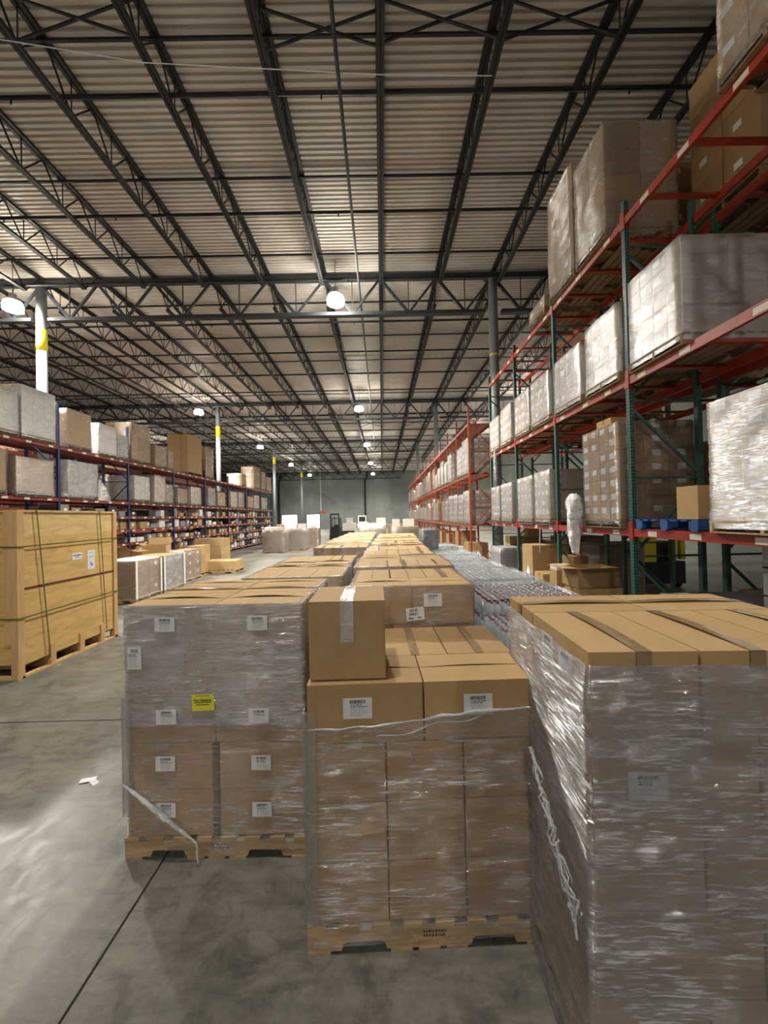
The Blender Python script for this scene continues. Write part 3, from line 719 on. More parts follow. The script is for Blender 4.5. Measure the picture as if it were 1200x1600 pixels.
def strap(pts, mat=M_STRAPG, w_=.016): return [MB().bar(pts[i], pts[i + 1], w_, .004, 0, (1, 0, 0)) for i in range(len(pts) - 1)]
for py0, py1 in ((.30, .52), (1.62, 1.78)):
    m = MB(); m.bar((.006, py0, Hc), (.004, py1, .16), .005, .018, 0, (0, 1, 0)); m.bar((0, py0, Hc + .003), (-Wc, py0, Hc + .003), .018, .005); m.obj('strap', M_STRAPG, ec)
for z in (1.88, .86):
    m = MB(); m.bar((.010, -.02, z), (.010, Lc, z + .02), .005, .018, 0); m.bar((.01, -.028, z), (-Wc, -.028, z + .02), .005, .018); m.obj('strap', M_STRAPG, ec)
MB().box(-.019, -.012, .1, Lc - .09, 1.255, 1.285).obj('painted_line', M_STRAPR, ec)
MB().box(-.020, -.016, 1.0, 1.22, 1.58, 1.70).obj('paper_label', M_PAPER, ec); MB().box(-.0155, -.015, 1.02, 1.2, 1.65, 1.665).box(-.0155, -.015, 1.07, 1.14, 1.62, 1.63).obj('label_print', M_INK, ec)
MB().box(-.020, -.016, 1.34, 1.52, 1.38, 1.72).obj('paper_label', M_PAPER, ec); MB().box(-.0155, -.015, 1.37, 1.49, 1.60, 1.61).box(-.0155, -.015, 1.40, 1.46, 1.67, 1.68).box(-.0155, -.015, 1.40, 1.45, 1.46, 1.50).box(-.0155, -.015, 1.43, 1.47, 1.44, 1.47).obj('label_print', M_INKF, ec)
box = None

# ------------------------------------------------------------------ left floor cluster
lf = 'loads standing in front of the left racks'
def cluster(*a, **k): return load(*a, group=lf, **k)
e, C = cluster(-7.75, -6.70, 10.8, 12.0, 0, 1.12, 3, [[(2, .5, 'x'), (3, .5, 'x')]], 'dark brown wrapped carton pallet just beyond the plywood crate', wrap=M_WRAP, labs='-y,+x', mats=(3, 3))
for yy in (-.6, .6): MB().box(.53, .55, yy - .04, yy + .04, .1, 1.12).obj('corner_board', M_WCARD, e)
MB().box(-.5, .5, -.58, .6, 1.125, 1.14).obj('top_sheet', M_WCARD, e)
e, C = cluster(-7.70, -6.68, 12.15, 13.35, 0, 1.14, 3, [[(2, .5, 'x'), (3, .5, 'x')]], 'grey film-wrapped carton pallet second beyond the plywood crate', wrap=M_WRAP3, labs='-y,+x', mats=(3, 2))
for yy in (-.6, .6): MB().box(.52, .54, yy - .04, yy + .04, .1, 1.14).obj('corner_board', M_WCARD, e)
cluster(-7.6, -6.95, 14.0, 15.2, 0, 1.15, 3, [[(2, .5, 'x'), (2, .5, 'x')]], 'small brown carton pallet third beyond the plywood crate', wrap=M_WRAP, labs='+x', mats=(3, 2))
cluster(-7.7, -7.2, 15.6, 16.6, 0, 1.2, 3, [[(1, .5, 'x'), (2, .5, 'x')]], 'narrow brown carton stack fourth beyond the plywood crate', mats=(3, 2))
cluster(-9.3, -8.1, 12.9, 15.3, 0, .95, 2, [[(2, .5, 'x'), (2, .5, 'x')]], 'low wide carton load close against the left rack', mats=(3, 2))
cluster(-9.0, -7.7, 19.0, 20.1, 0, 1.32, 3, [[(2, .5, 'x'), (2, .5, 'x')]], 'bare carton stack beyond the low two-box pallet', mats=(2, 0))
e, C = cluster(-7.45, -6.1, 16.4, 17.4, 0, .50, 1, [[(2, 1, 'y')]], 'low floor pallet carrying two orange-brown cartons side by side', wrap=None, mats=(0, 1))
def open_box(x, y, z, W, D, h, label, mat=0, rz=0, group=None, flaps=(1, 1, 1, 1), tilt=.5):
    e = empty('open_carton', (x, y, z), rz, label, 'box', group); m = MB(); t = .006
    m.box(-W / 2, W / 2, -D / 2, -D / 2 + t, 0, h).box(-W / 2, W / 2, D / 2 - t, D / 2, 0, h).box(-W / 2, -W / 2 + t, -D / 2, D / 2, 0, h).box(W / 2 - t, W / 2, -D / 2, D / 2, 0, h).box(-W / 2, W / 2, -D / 2, D / 2, 0, t)
    m.obj('body', KRAFT[mat], e)
    fl = min(W, D) * .48; c, s_ = math.cos(tilt) * fl, math.sin(tilt) * fl
    segs = [((-W / 2, -D / 2, h), (W / 2, -D / 2, h), (0, -c, s_)), ((-W / 2, D / 2, h), (W / 2, D / 2, h), (0, c, s_)), ((-W / 2, -D / 2, h), (-W / 2, D / 2, h), (-c, 0, s_ * .3)), ((W / 2, -D / 2, h), (W / 2, D / 2, h), (c, 0, -s_ * .4))]
    for (a, b_, o), on in zip(segs, flaps):
        if not on: continue
        a, b_, o = Vector(a), Vector(b_), Vector(o); nrm = (b_ - a).cross(o).normalized() * .005
        m = MB(); m.quadbox([a, b_, b_ + o, a + o, a + nrm, b_ + nrm, b_ + o + nrm, a + o + nrm]); m.obj('flap', KRAFT[mat], e)
    return e
open_box(-8.75, 13.5, .96, .8, .6, .30, 'open brown carton on the low load against the left rack', 2, 0, lf, (1, 0, 0, 1))
open_box(-8.45, 14.9, .96, .8, .6, .36, 'open carton with raised flap, farther one on the low load', 0, .2, lf, (0, 1, 1, 0), 1.1)
# far wrapped pallets
load(-7.75, -6.35, 25.7, 27.0, 0, 1.48, 4, PA, 'clear-wrapped carton pallet far down the left aisle, nearest of three', 'wrapped pallets far down the left aisle', wrap=M_WRAPS, mats=(2, 3), wamp=.03)
load(-6.65, -5.3, 27.3, 28.6, 0, 1.50, 4, PA, 'clear-wrapped carton pallet far down the left aisle, middle of three', 'wrapped pallets far down the left aisle', wrap=M_WRAPS, mats=(2, 3), wamp=.03)
load(-5.6, -4.75, 29.4, 30.6, 0, 1.45, 4, PA, 'redder wrapped pallet far down the left aisle, rightmost of three', 'wrapped pallets far down the left aisle', wrap=M_WRAP, mats=(3, 3), wamp=.02)
load(-8.6, -7.4, 29.0, 30.2, 0, 1.60, 4, PA, 'taller wrapped pallet behind the nearest far-aisle pallet', 'wrapped pallets far down the left aisle', wrap=M_WRAPS, mats=(2, 1), wamp=.02)
# forklift
ef = empty('forklift', (-4.75, 39.5, 0), 0, 'black forklift parked facing the camera far down the aisle', 'forklift')
MB().box(-.55, .55, .5, 2.2, .15, .95).box(-.5, .5, 1.5, 2.3, .9, 1.15).obj('body', M_BLACK, ef)
MB().box(-.46, -.34, .2, .38, .05, 2.55).box(.34, .46, .2, .38, .05, 2.55).box(-.46, .46, .22, .34, 2.45, 2.6).box(-.46, .46, .22, .34, 1.2, 1.3).box(-.46, .46, .22, .34, .5, .62).box(-.04, .04, .25, .33, .3, 2.3).obj('mast', M_BLACK, ef)
MB().box(-.5, .5, .1, .18, .35, .45).box(-.5, .5, .1, .18, .75, .85).box(-.45, -.35, .1, .15, .8, 1.3).box(.35, .45, .1, .15, .8, 1.3).obj('carriage', M_BLACK, ef)
for sx in (-1, 1):
    MB().box(sx * .3 - .05, sx * .3 + .05, -.9, .12, .05, .1).box(sx * .3 - .05, sx * .3 + .05, .08, .12, .05, .8).obj('fork', M_STEEL, ef)
    MB().bar((sx * .5, .6, .9), (sx * .42, .8, 2.1), .06, .06).bar((sx * .5, 2.0, 1.1), (sx * .42, 1.8, 2.1), .06, .06).obj('guard_post', M_BLACK, ef)
    for yy in (.65, 1.95): MB().tube([(sx * .58, yy, .25), (sx * .40, yy, .25)], .25, 16).obj('wheel', M_RUBBER, ef)
MB().box(-.48, .48, .75, 1.9, 2.1, 2.16).obj('overhead_guard', M_BLACK, ef)
MB().box(-.25, .25, 1.1, 1.5, .95, 1.05).box(-.25, .25, 1.45, 1.55, .95, 1.45).obj('seat', M_BLACK, ef)
# clutter near far wall
cg = 'goods piled near the far wall'
for i, (x, y, z, W, D, h, cm, lb) in enumerate([
    (-3.6, 40, 0, 1.5, 1.2, .85, M_BLACK, 'dark low crate right of the far forklift'),
    (-3.3, 40, .85, 1.3, 1.0, .75, M_WCARD, 'white carton on the dark crate right of the forklift'),
    (-3.3, 40, 1.60, .6, .6, .55, M_WCARD, 'small white carton topping the stack right of the forklift'),
    (-1.9, 41, 0, .9, .9, 1.7, M_WCARD, 'tall white box nearest the middle drain pipe'),
    (-8.6, 44, 0, 3.0, 1.2, .9, M_BLACK, 'long dark bench left of the far forklift'),
    (-8.9, 44, .9, .8, .6, .7, M_WCARD, 'white box at left on the dark bench'),
    (-7.6, 44, .9, .7, .6, .5, M_WCARD, 'white box at right on the dark bench'),
    (-12.9, 50, 0, 1.0, 1.2, 1.5, KRAFT[2], 'brown carton stack before the wide dock doorway'),
    (-10.2, 50, 0, 1.0, 1.2, 1.5, KRAFT[3], 'brown carton stack before the narrower dock doorway'),
    (1.1, 30, 0, 1.4, 1.2, 1.6, KRAFT[3], 'dark carton stack behind the last aisle pallets')]):
    box_thing(x, y, z, W, D, h, lb, cm=cm, group=cg, tape=False, bow=0)
rp = MB().box(-.07, .05, -.03, .03, 0, .004).obj('paper_scrap', M_PAPER, None, (-2.55, 3.43, .004), (.0, 0, .3))
bpy.data.meshes[rp.data.name]
tag(rp, 'torn white paper scrap lying on the bare floor at left', 'paper')
rp2 = MB().box(-.02, .03, -.04, .03, 0, .004).obj('paper_flap', M_PAPER, rp, (.05, -.06, .002), (.35, 0, .8))
# ------------------------------------------------------------------ racks
_u = {}
def upright_post(Hh, mat, foot=None, holes=True, w_=.08, d_=.07, redat=()):
    m = MB(); m.box(-d_ / 2, d_ / 2, -w_ / 2, w_ / 2, 0, Hh, 0)
    m.box(-.09, .09, -.09, .09, 0, .012, 0)
    if holes:
        z = .1
        while z < Hh - .05:
            for s_ in (-1, 1):
                m.box(-d_ / 2 - .001, -d_ / 2, s_ * .018 - .007, s_ * .018 + .007, z + (.0 if s_ < 0 else .0), z + .026, 1)
                m.box(s_ * .016 - .007, s_ * .016 + .007, -w_ / 2 - .001, -w_ / 2, z, z + .026, 1)
            z += .051
    for z in redat: m.box(-d_ / 2 - .012, d_ / 2 + .004, -w_ / 2 - .012, w_ / 2 + .012, z - .17, z + .10, 2)
    if foot: m.box(-d_ / 2 - .02, d_ / 2 + .02, -w_ / 2 - .02, w_ / 2 + .02, 0, .35, 3)
    return m
def rack(name, label, xf, sgn, depth, ys, levels, Hh, mats, group, holes=0, foot=False, beams_skip=(), bh=.12, label_every=0, Htops=None, deck='panel', cat='pallet rack'):
    """xf = aisle face x, sgn = direction of depth"""
    e = empty(name, (xf, ys[0], 0), 0, label, cat, group); mu, mbm = mats
    for i, y in enumerate(ys):
        hh = Htops[i] if Htops else Hh
        key = (name, hh, i < holes, foot, mu.name); 
        if key not in _u: _u[key] = upright_post(hh, mu, foot, i < holes, redat=[z for z in levels] if i < holes else ()).mesh('upright', [mu, M_HOLE, mbm, M_YEL])
        fr = link('upright_frame', _u[key], e, (sgn * .035, y - ys[0], 0))
        rear = MB().box(-.035, .035, -.04, .04, 0, hh).obj('rear_post', mu, fr, (sgn * (depth - .07), 0, 0))
        m = MB(); z = .3; k = 0
        while z < hh - .3:
            m.bar((0, 0, z), (sgn * (depth - .07), 0, z), .03, .03)
            if z + 1.15 < hh: m.bar((0, 0, z + .05) if k % 2 else (sgn * (depth - .07), 0, z + .05), (sgn * (depth - .07), 0, z + 1.1) if k % 2 else (0, 0, z + 1.1), .035, .035)
            z += 1.2; k += 1
        m.obj('brace', mu, fr)
    for b_ in range(len(ys) - 1):
        for li, z in enumerate(levels):
            if (b_, li) in beams_skip: continue
            a, c = ys[b_] - ys[0] + .05, ys[b_ + 1] - ys[0] - .05
            x0, x1 = sorted((0, sgn * .05)); x2, x3 = sorted((sgn * (depth - .05), sgn * depth))
            o = MB().box(x0, x1, a, c, z - bh, z).obj('load_beam', mbm, e)
            m2 = MB().box(x2, x3, a, c, z - bh, z).obj('load_beam', mbm, e)
            if deck == 'bars':
                for k in range(3):
                    yy = a + (k + .5) * (c - a) / 3; p0, p1 = sorted((sgn * .04, sgn * (depth - .04)))
                    MB().box(p0, p1, yy - .04, yy + .04, z - .04, z - .002).obj('deck_support', mbm, e)
            elif deck == 'panel':
                p0, p1 = sorted((sgn * .04, sgn * (depth - .04))); MB().box(p0, p1, a + .02, c - .02, z - .03, z - .002).obj('shelf_deck', mbm, e)
            for k in range(label_every):
                yy = a + (c - a) * (k + .5 + R.uniform(-.15, .15)) / label_every; xx = -sgn * .002
                MB().box(min(xx, 0), max(xx, 0), yy - .09, yy + .09, z - bh * .85, z - bh * .25).obj('location_label', M_BLABEL, o)
    return e

RX = 3.83; RY = [3.51, 6.09, 8.67, 11.25, 13.83]; LV = [1.93, 4.26, 6.73]
rack('pallet_rack', 'near right pallet rack with green uprights and red beams facing the aisle', RX, 1, 1.12, [0.93] + RY, LV, 7.0, (M_GREEN, M_RED), 'pallet racks', holes=5, label_every=3, deck='bars')
rack('pallet_rack', 'dark back row of the right pallet rack, behind the aisle-facing row', 5.25, 1, 1.12, [0.93] + RY, LV, 7.0, (M_GREEN, M_RED), 'pallet racks', deck='bars')
RY2 = [17.3 + 2.75 * i for i in range(15)]
rack('pallet_rack', 'distant right pallet rack with orange-red uprights beyond the cross aisle', RX - .0, 1, 1.05, RY2, [1.75, 3.98, 6.2], 6.9, (M_ORED, M_ORED), 'pallet racks', foot=False, bh=.11)
MB().box(RX - .06, RX + .1, 17.1, 17.24, 0, .4).obj('rack_guard', M_YEL)
tag([o for o in bpy.data.objects if o.name == 'rack_guard'][0], 'yellow guard at the foot of the distant right rack', 'guard')
LY = [9.5 + 3.6 * i for i in range(9)]
LXF = -10.6
rack('pallet_rack', 'long dark red left rack with navy uprights facing the aisle', LXF, -1, 1.1, LY, [.22, .78, 1.33, 1.90, 2.44, 3.04, 4.76], 5.3, (M_NAVY, M_DRED), 'pallet racks', holes=0, label_every=5, Htops=[6.2] * 3 + [5.2] * 6, bh=.11)
rack('pallet_rack', 'second left rack row hidden behind the front row and columns', -12.75, -1, 1.1, LY, [1.5, 3.04, 4.76], 5.2, (M_NAVY, M_DRED), 'pallet racks')
rack('pallet_rack', 'third left rack line across the next aisle', -18.0, -1, 1.1, LY[2:], [1.5, 3.04, 4.76], 5.2, (M_NAVY, M_DRED), 'pallet racks')

# ------------------------------------------------------------------ loads on the right rack
rg = 'pallet loads on the near right rack'
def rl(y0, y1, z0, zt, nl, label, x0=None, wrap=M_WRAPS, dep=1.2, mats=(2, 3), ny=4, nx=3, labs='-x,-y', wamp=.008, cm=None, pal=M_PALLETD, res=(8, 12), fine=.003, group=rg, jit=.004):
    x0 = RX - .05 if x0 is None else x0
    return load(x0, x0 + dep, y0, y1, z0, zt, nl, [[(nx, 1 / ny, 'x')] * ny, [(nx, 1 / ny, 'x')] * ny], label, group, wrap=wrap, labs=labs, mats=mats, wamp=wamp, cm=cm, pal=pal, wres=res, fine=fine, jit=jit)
# top level
rl(3.2, 4.26, LV[2], 8.95, 5, 'dark carton load high in the top right corner of the photo', wrap=M_WRAP, ny=3)
rl(6.45, 7.42, LV[2], 8.62, 4, 'big loosely wrapped brown load on the top beam beside the second upright', wrap=M_WRAP, ny=2, nx=2, wamp=.02, labs=None)
rl(7.52, 8.62, LV[2], 8.95, 4, 'tall wrapped brown load on the top beam, beyond the big loose one', wrap=M_WRAP, ny=2, nx=2, wamp=.015, labs='-x')
rl(8.9, 9.8, LV[2], 7.15, 1, 'very low load on the top beam beyond the tall brown ones', wrap=M_WRAP, ny=3)
rl(5.3, 6.5, LV[2], 9.15, 4, 'dark load on the back row top beam, behind the big loose one', x0=5.25, wrap=None, ny=2, nx=2)
rl(7.2, 8.4, LV[2], 8.6, 4, 'dark load on the back row top beam, farther one', x0=5.25, wrap=None, ny=2, nx=2)
# middle level
mn = ['nearest and brightest', 'second nearest', 'third nearest', 'fourth nearest', 'fifth nearest', 'sixth nearest', 'seventh nearest']
for i, (a, b_, zt) in enumerate([(4.88, 5.92, 5.62), (6.2, 7.2, 5.5), (7.38, 8.5, 5.4), (8.8, 9.85, 5.4), (10.0, 11.05, 5.4), (11.4, 12.4, 5.42), (12.6, 13.6, 5.35)]):
    rl(a, b_, LV[1], zt, 5 if i == 0 else 4, 'silvery wrapped load on the middle beam of the near right rack, %s' % mn[i], wrap=M_WRAPB, ny=4, nx=2 if i == 0 else 3, mats=(3,) if i == 0 else (2, 3), labs='-x' if i == 0 else '-x,-y')
for i, (a, b_) in enumerate([(6.2, 7.3), (9, 10), (11.5, 12.6)]): rl(a, b_, LV[1], 5.5, 3, 'dark load on the back row middle beam, %s nearest' % ORD[i], x0=5.25, wrap=None, ny=2, nx=2)
# low level
rl(3.3, 4.54, LV[0], 3.42, 6, 'clear-wrapped carton load on the low beam at the right photo edge', wrap=M_WRAPS, ny=3, nx=3, pal=M_PALLET, res=(24, 40), wamp=.012)
rl(6.27, 7.38, LV[0], 3.63, 7, 'tall wrapped carton load with many white labels beside the second upright, low', wrap=M_WRAP, ny=4, nx=3)
for i, (a, b_, zt) in enumerate([(8.9, 9.75, 3.18), (9.95, 11.0, 3.15), (11.5, 12.5, 3.12), (12.7, 13.65, 3.1)]):
    rl(a, b_, LV[0], zt, 5, 'silvery wrapped load on the near right rack low beam, %s past the film rag' % ORD[i], wrap=M_WRAPB)
for i, (a, b_) in enumerate([(3.7, 4.8), (4.9, 6.0), (6.3, 7.4), (9, 10), (11.5, 12.6)]): rl(a, b_, LV[0], 3.3, 3, 'dark load on the back row low beam, %s nearest' % ORD[i], x0=5.25, wrap=None, ny=2, nx=2)
box_thing(3.99, 6.75, 3.64, .35, .45, .12, 'flat orange-brown carton lying on top of the tall labelled load', mat=0)
# blue pallet with a box
eb = empty('blue_pallet', (RX + .56, 5.33, LV[0]), 0, 'blue wooden pallet on the low red beam of the right rack', 'pallet')
m = MB()
for i in range(7): m.box(-.6, .6, -.58 + i * .18, -.48 + i * .18, .125, .145)
for i in range(3): m.box(-.6, .6, -.57 + i * .52, -.47 + i * .52, 0, .02)
m.obj('deck_boards', M_BLUE, eb)
for i in range(3):
    for j in range(3): MB().box(-.6 + .53 * i, -.46 + .53 * i, -.58 + .51 * j, -.44 + .51 * j, .02, .125).obj('block', M_BLUE, eb)
box_thing(4.05, 4.98, LV[0] + .146, .42, .36, .42, 'lone brown carton standing on the blue pallet', mat=0, seam='y')
# film rag hanging from the low beam
M_CRINK = wrapmat('crinkled_film', .10, .28, .16, (.85, .9, .93), 2.2, 1.0, .8, bd=.03)
def rag(name, x, y, z0, z1, rad, label, seed, n=14, k=14, parent=None):
    m = MB()
    for j in range(k + 1):
        t = j / k; z = z1 + (z0 - z1) * t
        for i in range(n):
            a = 2 * math.pi * i / n; rr = rad * (.30 + .85 * math.sin(math.pi * (t ** .7 * .85 + .1))) * (1 + .55 * noise.noise(Vector((math.cos(a) * 2, math.sin(a) * 2 + seed, t * 4))))
            m.v.append((x + rr * math.cos(a) * .8, y + rr * math.sin(a), z + .03 * noise.noise(Vector((a, seed, t)))))
    for j in range(k):
        for i in range(n):
            q = (i + 1) % n; m.f.append((j * n + i, j * n + q, (j + 1) * n + q, (j + 1) * n + i)); m.m.append(0)
    o = m.obj(name, M_ROPE, parent, smooth=True)
    if label: tag(o, label, 'plastic film', 'loose plastic film')
    return o
rag('hanging_film', 3.70, 7.62, 1.42, 2.55, .17, 'crumpled clear film hanging over the low red beam of right rack', 3)
rag('hanging_film', 3.72, 12.9, 3.3, 4.3, .05, 'thin strip of film dangling from the middle beam of right rack', 8)
st = MB().tube([(3.78, 9.5, 1.85), (3.76, 9.5, 1.25)], .012, 6); tag(st.obj('hanging_strap', M_WHITE), 'thin pale strap hanging from the low beam above a brown carton', 'strap')
# loads on the distant right rack
fr_ = 'loads on the distant right rack'
lvn = ['low', 'middle']
for li, (z, zz) in enumerate(((1.75, 3.25), (3.98, 5.5))):
    for b_ in range(14):
        for s_ in range(2):
            q = R.random()
            if q < .18 and b_ > 0: continue
            if any(abs(RY2[b_] + .65 + s_ * 1.3 - cy) < .85 for cy in GY): continue
            y0 = RY2[b_] + .12 + s_ * 1.3; br = R.random() < .6
            lab = 'wrapped load on the %s beam of the distant right rack, bay %s, %s slot' % (lvn[li], ['one', 'two', 'three', 'four', 'five', 'six', 'seven', 'eight', 'nine', 'ten', 'eleven', 'twelve', 'thirteen', 'fourteen'][b_], ['nearer', 'farther'][s_])
            if b_ < 2:
                load(RX - .02, RX + 1.05, y0, y0 + 1.1, z, zz + R.uniform(-.1, .1), 5, [[(4, .25, 'x')] * 4], 'silver ' + lab, fr_, wrap=M_WRAPS if br else M_WRAPB, labs='-y,-x', mats=(2, 3), pal=M_PALLETD)
            else:
                load(RX - .02, RX + 1.05, y0, y0 + R.uniform(.9, 1.15), z, zz + R.uniform(-.5, .15), 1, [[(1, 1, 'x')]], ('silver ' if br else 'brown ') + lab, fr_, wrap=M_WRAPB if br else M_WRAP, mats=(3,), pal=M_PALLETD)

# ------------------------------------------------------------------ floor goods under the right rack
ug = 'goods on the floor under the right rack'
bt = lambda *a, **k: box_thing(*a, group=ug, **k)
bt(3.95, 7.5, 0, .80, .6, .80, 'brown carton under the open box in the right rack', mat=2)
open_box(3.93, 7.55, .805, .78, .6, .36, 'open brown carton with spread flaps under the low right beam', 2, .05, ug, (1, 0, 1, 0), .15)
bt(3.75, 8.35, 0, .36, .36, 1.0, 'upright narrow carton with white label beside the green upright', mat=2, lab='-y', seam='y')
bt(3.75, 8.35, 1.003, .34, .34, .10, 'small white tray on the upright narrow carton', cm=M_WCARD, tape=False)
bt(3.72, 9.0, 0, .40, .5, .85, 'torn brown carton behind the upright narrow one', mat=0)
bt(4.05, 9.9, 0, .9, .7, 1.42, 'large dull brown carton beneath the hanging strap', mat=2, seam='y')
bt(4.2, 8.7, 0, .4, .4, 1.25, 'dark reddish carton leaning behind the green upright', mat=3, rz=.3)
load(3.6, 4.6, 12.2, 13.2, 0, 1.15, 4, [[(3, .5, 'x')] * 2], 'grey film-wrapped low stack at the end of the near right rack', ug, wrap=M_WRAPS, cm=M_GREY)
bt(4.5, 13.5, 0, .5, .5, 1.45, 'orange-brown carton column behind the grey stack, left', mat=0)
bt(5.1, 13.5, 0, .5, .5, 1.7, 'orange-brown carton column behind the grey stack, right', mat=0)
bt(4.55, 5.35, 0, 1.1, .8, 1.0, 'large dark grey box on the floor below the blue pallet', cm=M_GREY, tape=False)
bt(4.3, 4.75, 0, .45, .35, .95, 'pale grey carton below the blue pallet', cm=M_GREY)
bt(4.5, 4.25, 0, .5, .35, .98, 'grey box below the clear-wrapped right-edge load', cm=M_GREY)
bt(4.7, 4.9, 1.01, .35, .3, .0 + .2, 'small pale box on top of the large dark grey one', cm=M_GREY, tape=False) if False else None
m = MB(); m.lathe([(.19, 0), (.2, .02), (.2, 1.02), (.18, 1.05)], 24); o = m.obj('fibre_drum', KRAFT[2], None, (4.13, 3.95, 0), smooth=False); tag(o, 'round brown fibre drum at the right edge under the rack', 'drum')
e = empty('strapped_panel', (4.85, 4.75, 0), 0, 'upright pale blue-white panel pack with dark straps under the rack', 'panel')
MB().box(-.1, .1, -.2, .2, 0, 1.75).obj('panel', M_WHITE, e)
for z in (1.1, 1.45): MB().box(-.104, .104, -.204, .204, z, z + .02).obj('strap', M_BLACK, e)
# yellow stacker truck beyond the racks
ey = empty('stacker_truck', (7.9, 11.2, 0), 0, 'yellow and black stacker truck seen through the right rack', 'stacker truck')
MB().box(-.65, .65, .0, 1.0, .12, .75).obj('chassis', M_BLACK, ey)
MB().box(-.62, -.2, -.05, .1, .75, 1.6).box(.25, .38, -.05, .1, .8, 1.6).box(.5, .62, -.05, .1, .8, 1.6).obj('mast', M_YEL, ey)
MB().box(-.6, .6, .3, .9, .75, 1.3).obj('battery_hood', M_BLACK, ey)
for sx in (-.5, .5):
    for yy in (.15, .85): MB().tube([(sx - .06, yy, .13), (sx + .06, yy, .13)], .13, 14).obj('wheel', M_RUBBER, ey)
for i, (y0, y1, h_) in enumerate([(3.6, 4.7, 1.2), (4.9, 5.9, 1.0), (9.7, 10.6, 1.4), (10.65, 11.3, 1.2), (11.4, 12.5, 1.5), (12.6, 13.6, 1.3)]):
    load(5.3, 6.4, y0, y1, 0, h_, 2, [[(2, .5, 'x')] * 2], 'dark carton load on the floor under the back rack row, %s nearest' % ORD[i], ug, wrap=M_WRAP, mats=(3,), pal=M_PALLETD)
# under distant rack
for i, y in enumerate([18.2, 20.5, 23.4, 26, 29, 32.5]):
    bt(RX + .45, y, 0, .9, .9, R.uniform(.9, 1.4), 'dark floor carton under the distant right rack, %s nearest' % ORD[i], mat=3)
bt(3.1, 16.4, 0, .4, .4, .9, 'white plastic bin by the yellow rack guard', cm=M_WCARD, tape=False)

# ------------------------------------------------------------------ loads on the left rack
lg = 'loads on the left rack'
def ll(y0, y1, z0, zt, nl, label, wrap=M_WRAPS, mats=(2, 3), dep=1.1, ny=3, cm=None, labs=None, x1=None, wamp=.015, pal=M_PALLETD):
    x1 = LXF + .05 if x1 is None else x1
    return load(x1 - dep, x1, y0, y1, z0, zt, nl, [[(3, 1 / ny, 'x')] * ny], label, lg, wrap=wrap, mats=mats, cm=cm, labs=labs, pal=pal, wamp=wamp, jit=.006)
T, Mi = 4.76, 3.04
ll(10.2, 11.6, T, 6.0, 4, 'white wrapped pile at the left photo edge, top beam', cm=M_WCARD, wrap=M_WRAPS, labs=None)
ll(11.7, 12.9, T, 6.35, 3, 'white and orange topped wrapped load beside first navy upright', cm=M_WCARD, labs=None)
box_thing(-11.2, 11.3, 6.03, .5, .9, .14, 'orange carton lying on the white pile at left edge', mat=0)
ll(13.4, 14.5, T, 6.1, 2, 'brown carton load right of the first navy upright, top beam', mats=(0, 2), wrap=M_WRAP)
ll(14.9, 15.9, T, 5.95, 5, 'bright white boxed load left of the second navy upright', cm=M_WCARD, wrap=M_WRAPS, labs=None)
ll(15.95, 16.6, T, 5.75, 4, 'sloping grey-wrapped load against the second navy upright', cm=M_WCARD, wrap=M_WRAP3, labs=None, wamp=.05)
ll(16.85, 18.2, T, 6.45, 3, 'tall brown wrapped load right of the second navy upright', mats=(2, 3), wrap=M_WRAP)
ll(18.6, 19.6, T, 5.8, 3, 'shorter dark brown load after the tall brown wrapped one', mats=(3,), wrap=M_WRAP)
ll(19.7, 20.2, T, 5.7, 3, 'small dark brown load left of the third upright', mats=(3,), wrap=M_WRAP)
ll(21.7, 23.4, T, 6.95, 3, 'tallest plain brown carton tower on the left rack top beam', mats=(3,), wrap=None, labs=None)
ll(23.9, 25.0, T, 6.6, 3, 'dark brown load just beyond the tallest tower', mats=(3,), wrap=M_WRAP)
for i, (a, b_, zt) in enumerate([(30, 31.0, 5.7), (33.0, 34.5, 6.6), (35.0, 36.2, 6.4), (36.6, 38.0, 6.1)]):
    ll(a, b_, T, zt, 3, 'distant load on the left rack top beam, %s past the tallest tower' % ORD[i + 1], mats=(3, 2), wrap=M_WRAP)
for i, (a, b_, zt) in enumerate([(10.0, 11.2, 4.3), (11.5, 12.8, 4.2), (13.4, 14.8, 4.35), (17.0, 18.1, 4.2), (18.5, 19.4, 4.35), (19.5, 20.1, 4.0), (20.6, 21.6, 3.9), (22.0, 23.2, 4.1), (24.2, 25.2, 4.2), (25.6, 26.8, 4.0), (27.8, 29.0, 4.2), (29.3, 30.4, 4.2), (31.4, 32.6, 4.0), (33.0, 34.2, 4.2), (35.0, 36.5, 4.1)]):
    ll(a, b_, Mi, zt, 3, 'wrapped load on the left rack middle beam, %s from the left photo edge' % ORD[i], wrap=[M_WRAP, M_WRAPS, M_WRAP3][i % 3], mats=(3, 2), cm=M_WCARD if i in (2, 3) else None, wamp=.03)
for i in range(14):
    y = 10 + 2.0 * i
    for (x1, nm) in ((-12.78, 'second'), (-18.02, 'third')):
        if nm == 'third' and i < 4: continue
        for z in (3.04, 4.76):
            if R.random() < .6:
                load(x1 - 1.05, x1, y, y + 1.2, z, z + R.uniform(.7, 1.3), 1, [[(1, 1, 'x')]], 'dim load on the %s left rack row, %s beam, %s along' % (nm, 'top' if z > 4 else 'middle', ORD[i]), 'loads on the rear left racks', wrap=M_WRAP, mats=(3,), pal=M_PALLETD)
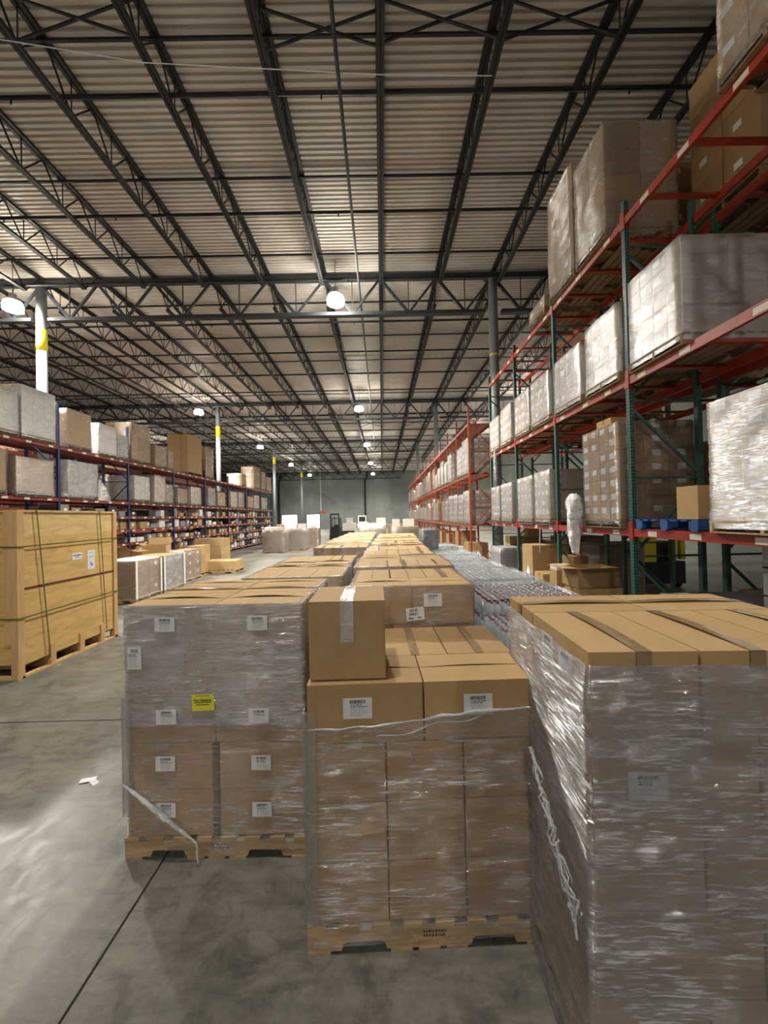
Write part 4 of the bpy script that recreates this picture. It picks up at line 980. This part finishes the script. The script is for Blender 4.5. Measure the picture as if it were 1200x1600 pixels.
# small cartons on the low shelves
sg = 'small cartons on the low shelves of the left rack'
shn = ['floor-level', 'second', 'third', 'fourth', 'fifth']; cnt = 0
for li, z in enumerate([.22, .78, 1.33, 1.90, 2.44]):
    for b_ in range(1, 8):
        y = LY[b_] + .15
        while y < LY[b_ + 1] - .35 and cnt < 300:
            Ww = R.uniform(.25, .55); h = R.uniform(.18, .40); dd = R.uniform(.4, .8)
            if R.random() < .85:
                o = link('small_carton', carton_mesh(round(dd, 1), round(Ww, 1) , round(h, 1), 'x', R.choice((2, 3, 3, 3)), R.choice(('+x', None)), 0, cm=R.choice((None, None, None, M_GREY, M_GREY, M_BLACK, M_WCARD))), None, (LXF - .12 - dd / 2, y + Ww / 2, z))
                tag(o, 'small carton on the %s low shelf of the left rack, %s bay' % (shn[li], ORD[b_ - 1]), 'box', sg); cnt += 1
            y += Ww + R.uniform(.02, .3)

# ------------------------------------------------------------------ heaps of loose film
def heap(x, y, z, a, b_, h, label, seed):
    m = MB(); nr, na = 9, 26
    for j in range(nr + 1):
        t = j / nr
        for i in range(na):
            th_ = 2 * math.pi * i / na; d = Vector((math.cos(th_), math.sin(th_), 0)); k = 1 + .35 * noise.noise(Vector((d.x * 2 + seed, d.y * 2, t * 3)))
            zz = h * math.cos(t * math.pi / 2) ** .8 * (1 + .5 * noise.noise(Vector((d.x * 3, d.y * 3 + seed, t * 5)))) if j < nr else .004
            m.v.append((d.x * a * t * k, d.y * b_ * t * k, max(zz, .004)))
    for j in range(nr):
        for i in range(na): q_ = (i + 1) % na; m.f.append((j * na + i, (j + 1) * na + i, (j + 1) * na + q_, j * na + q_)); m.m.append(0)
    tag(m.obj('film_heap', M_ROPE, None, (x, y, z), smooth=True), label, 'plastic film', 'loose plastic film')
heap(-11.1, 15.5, Mi, .45, .62, .75, 'crumpled film heap on the left rack middle beam before the second navy upright', 2)
heap(3.25, 9.0, 0, .35, .5, .8, 'white crumpled film heap beside the clear bottle pallets', 5)
heap(2.9, 12.3, 0, .35, .5, .95, 'white crumpled film heap near the yellow rack guard', 7)
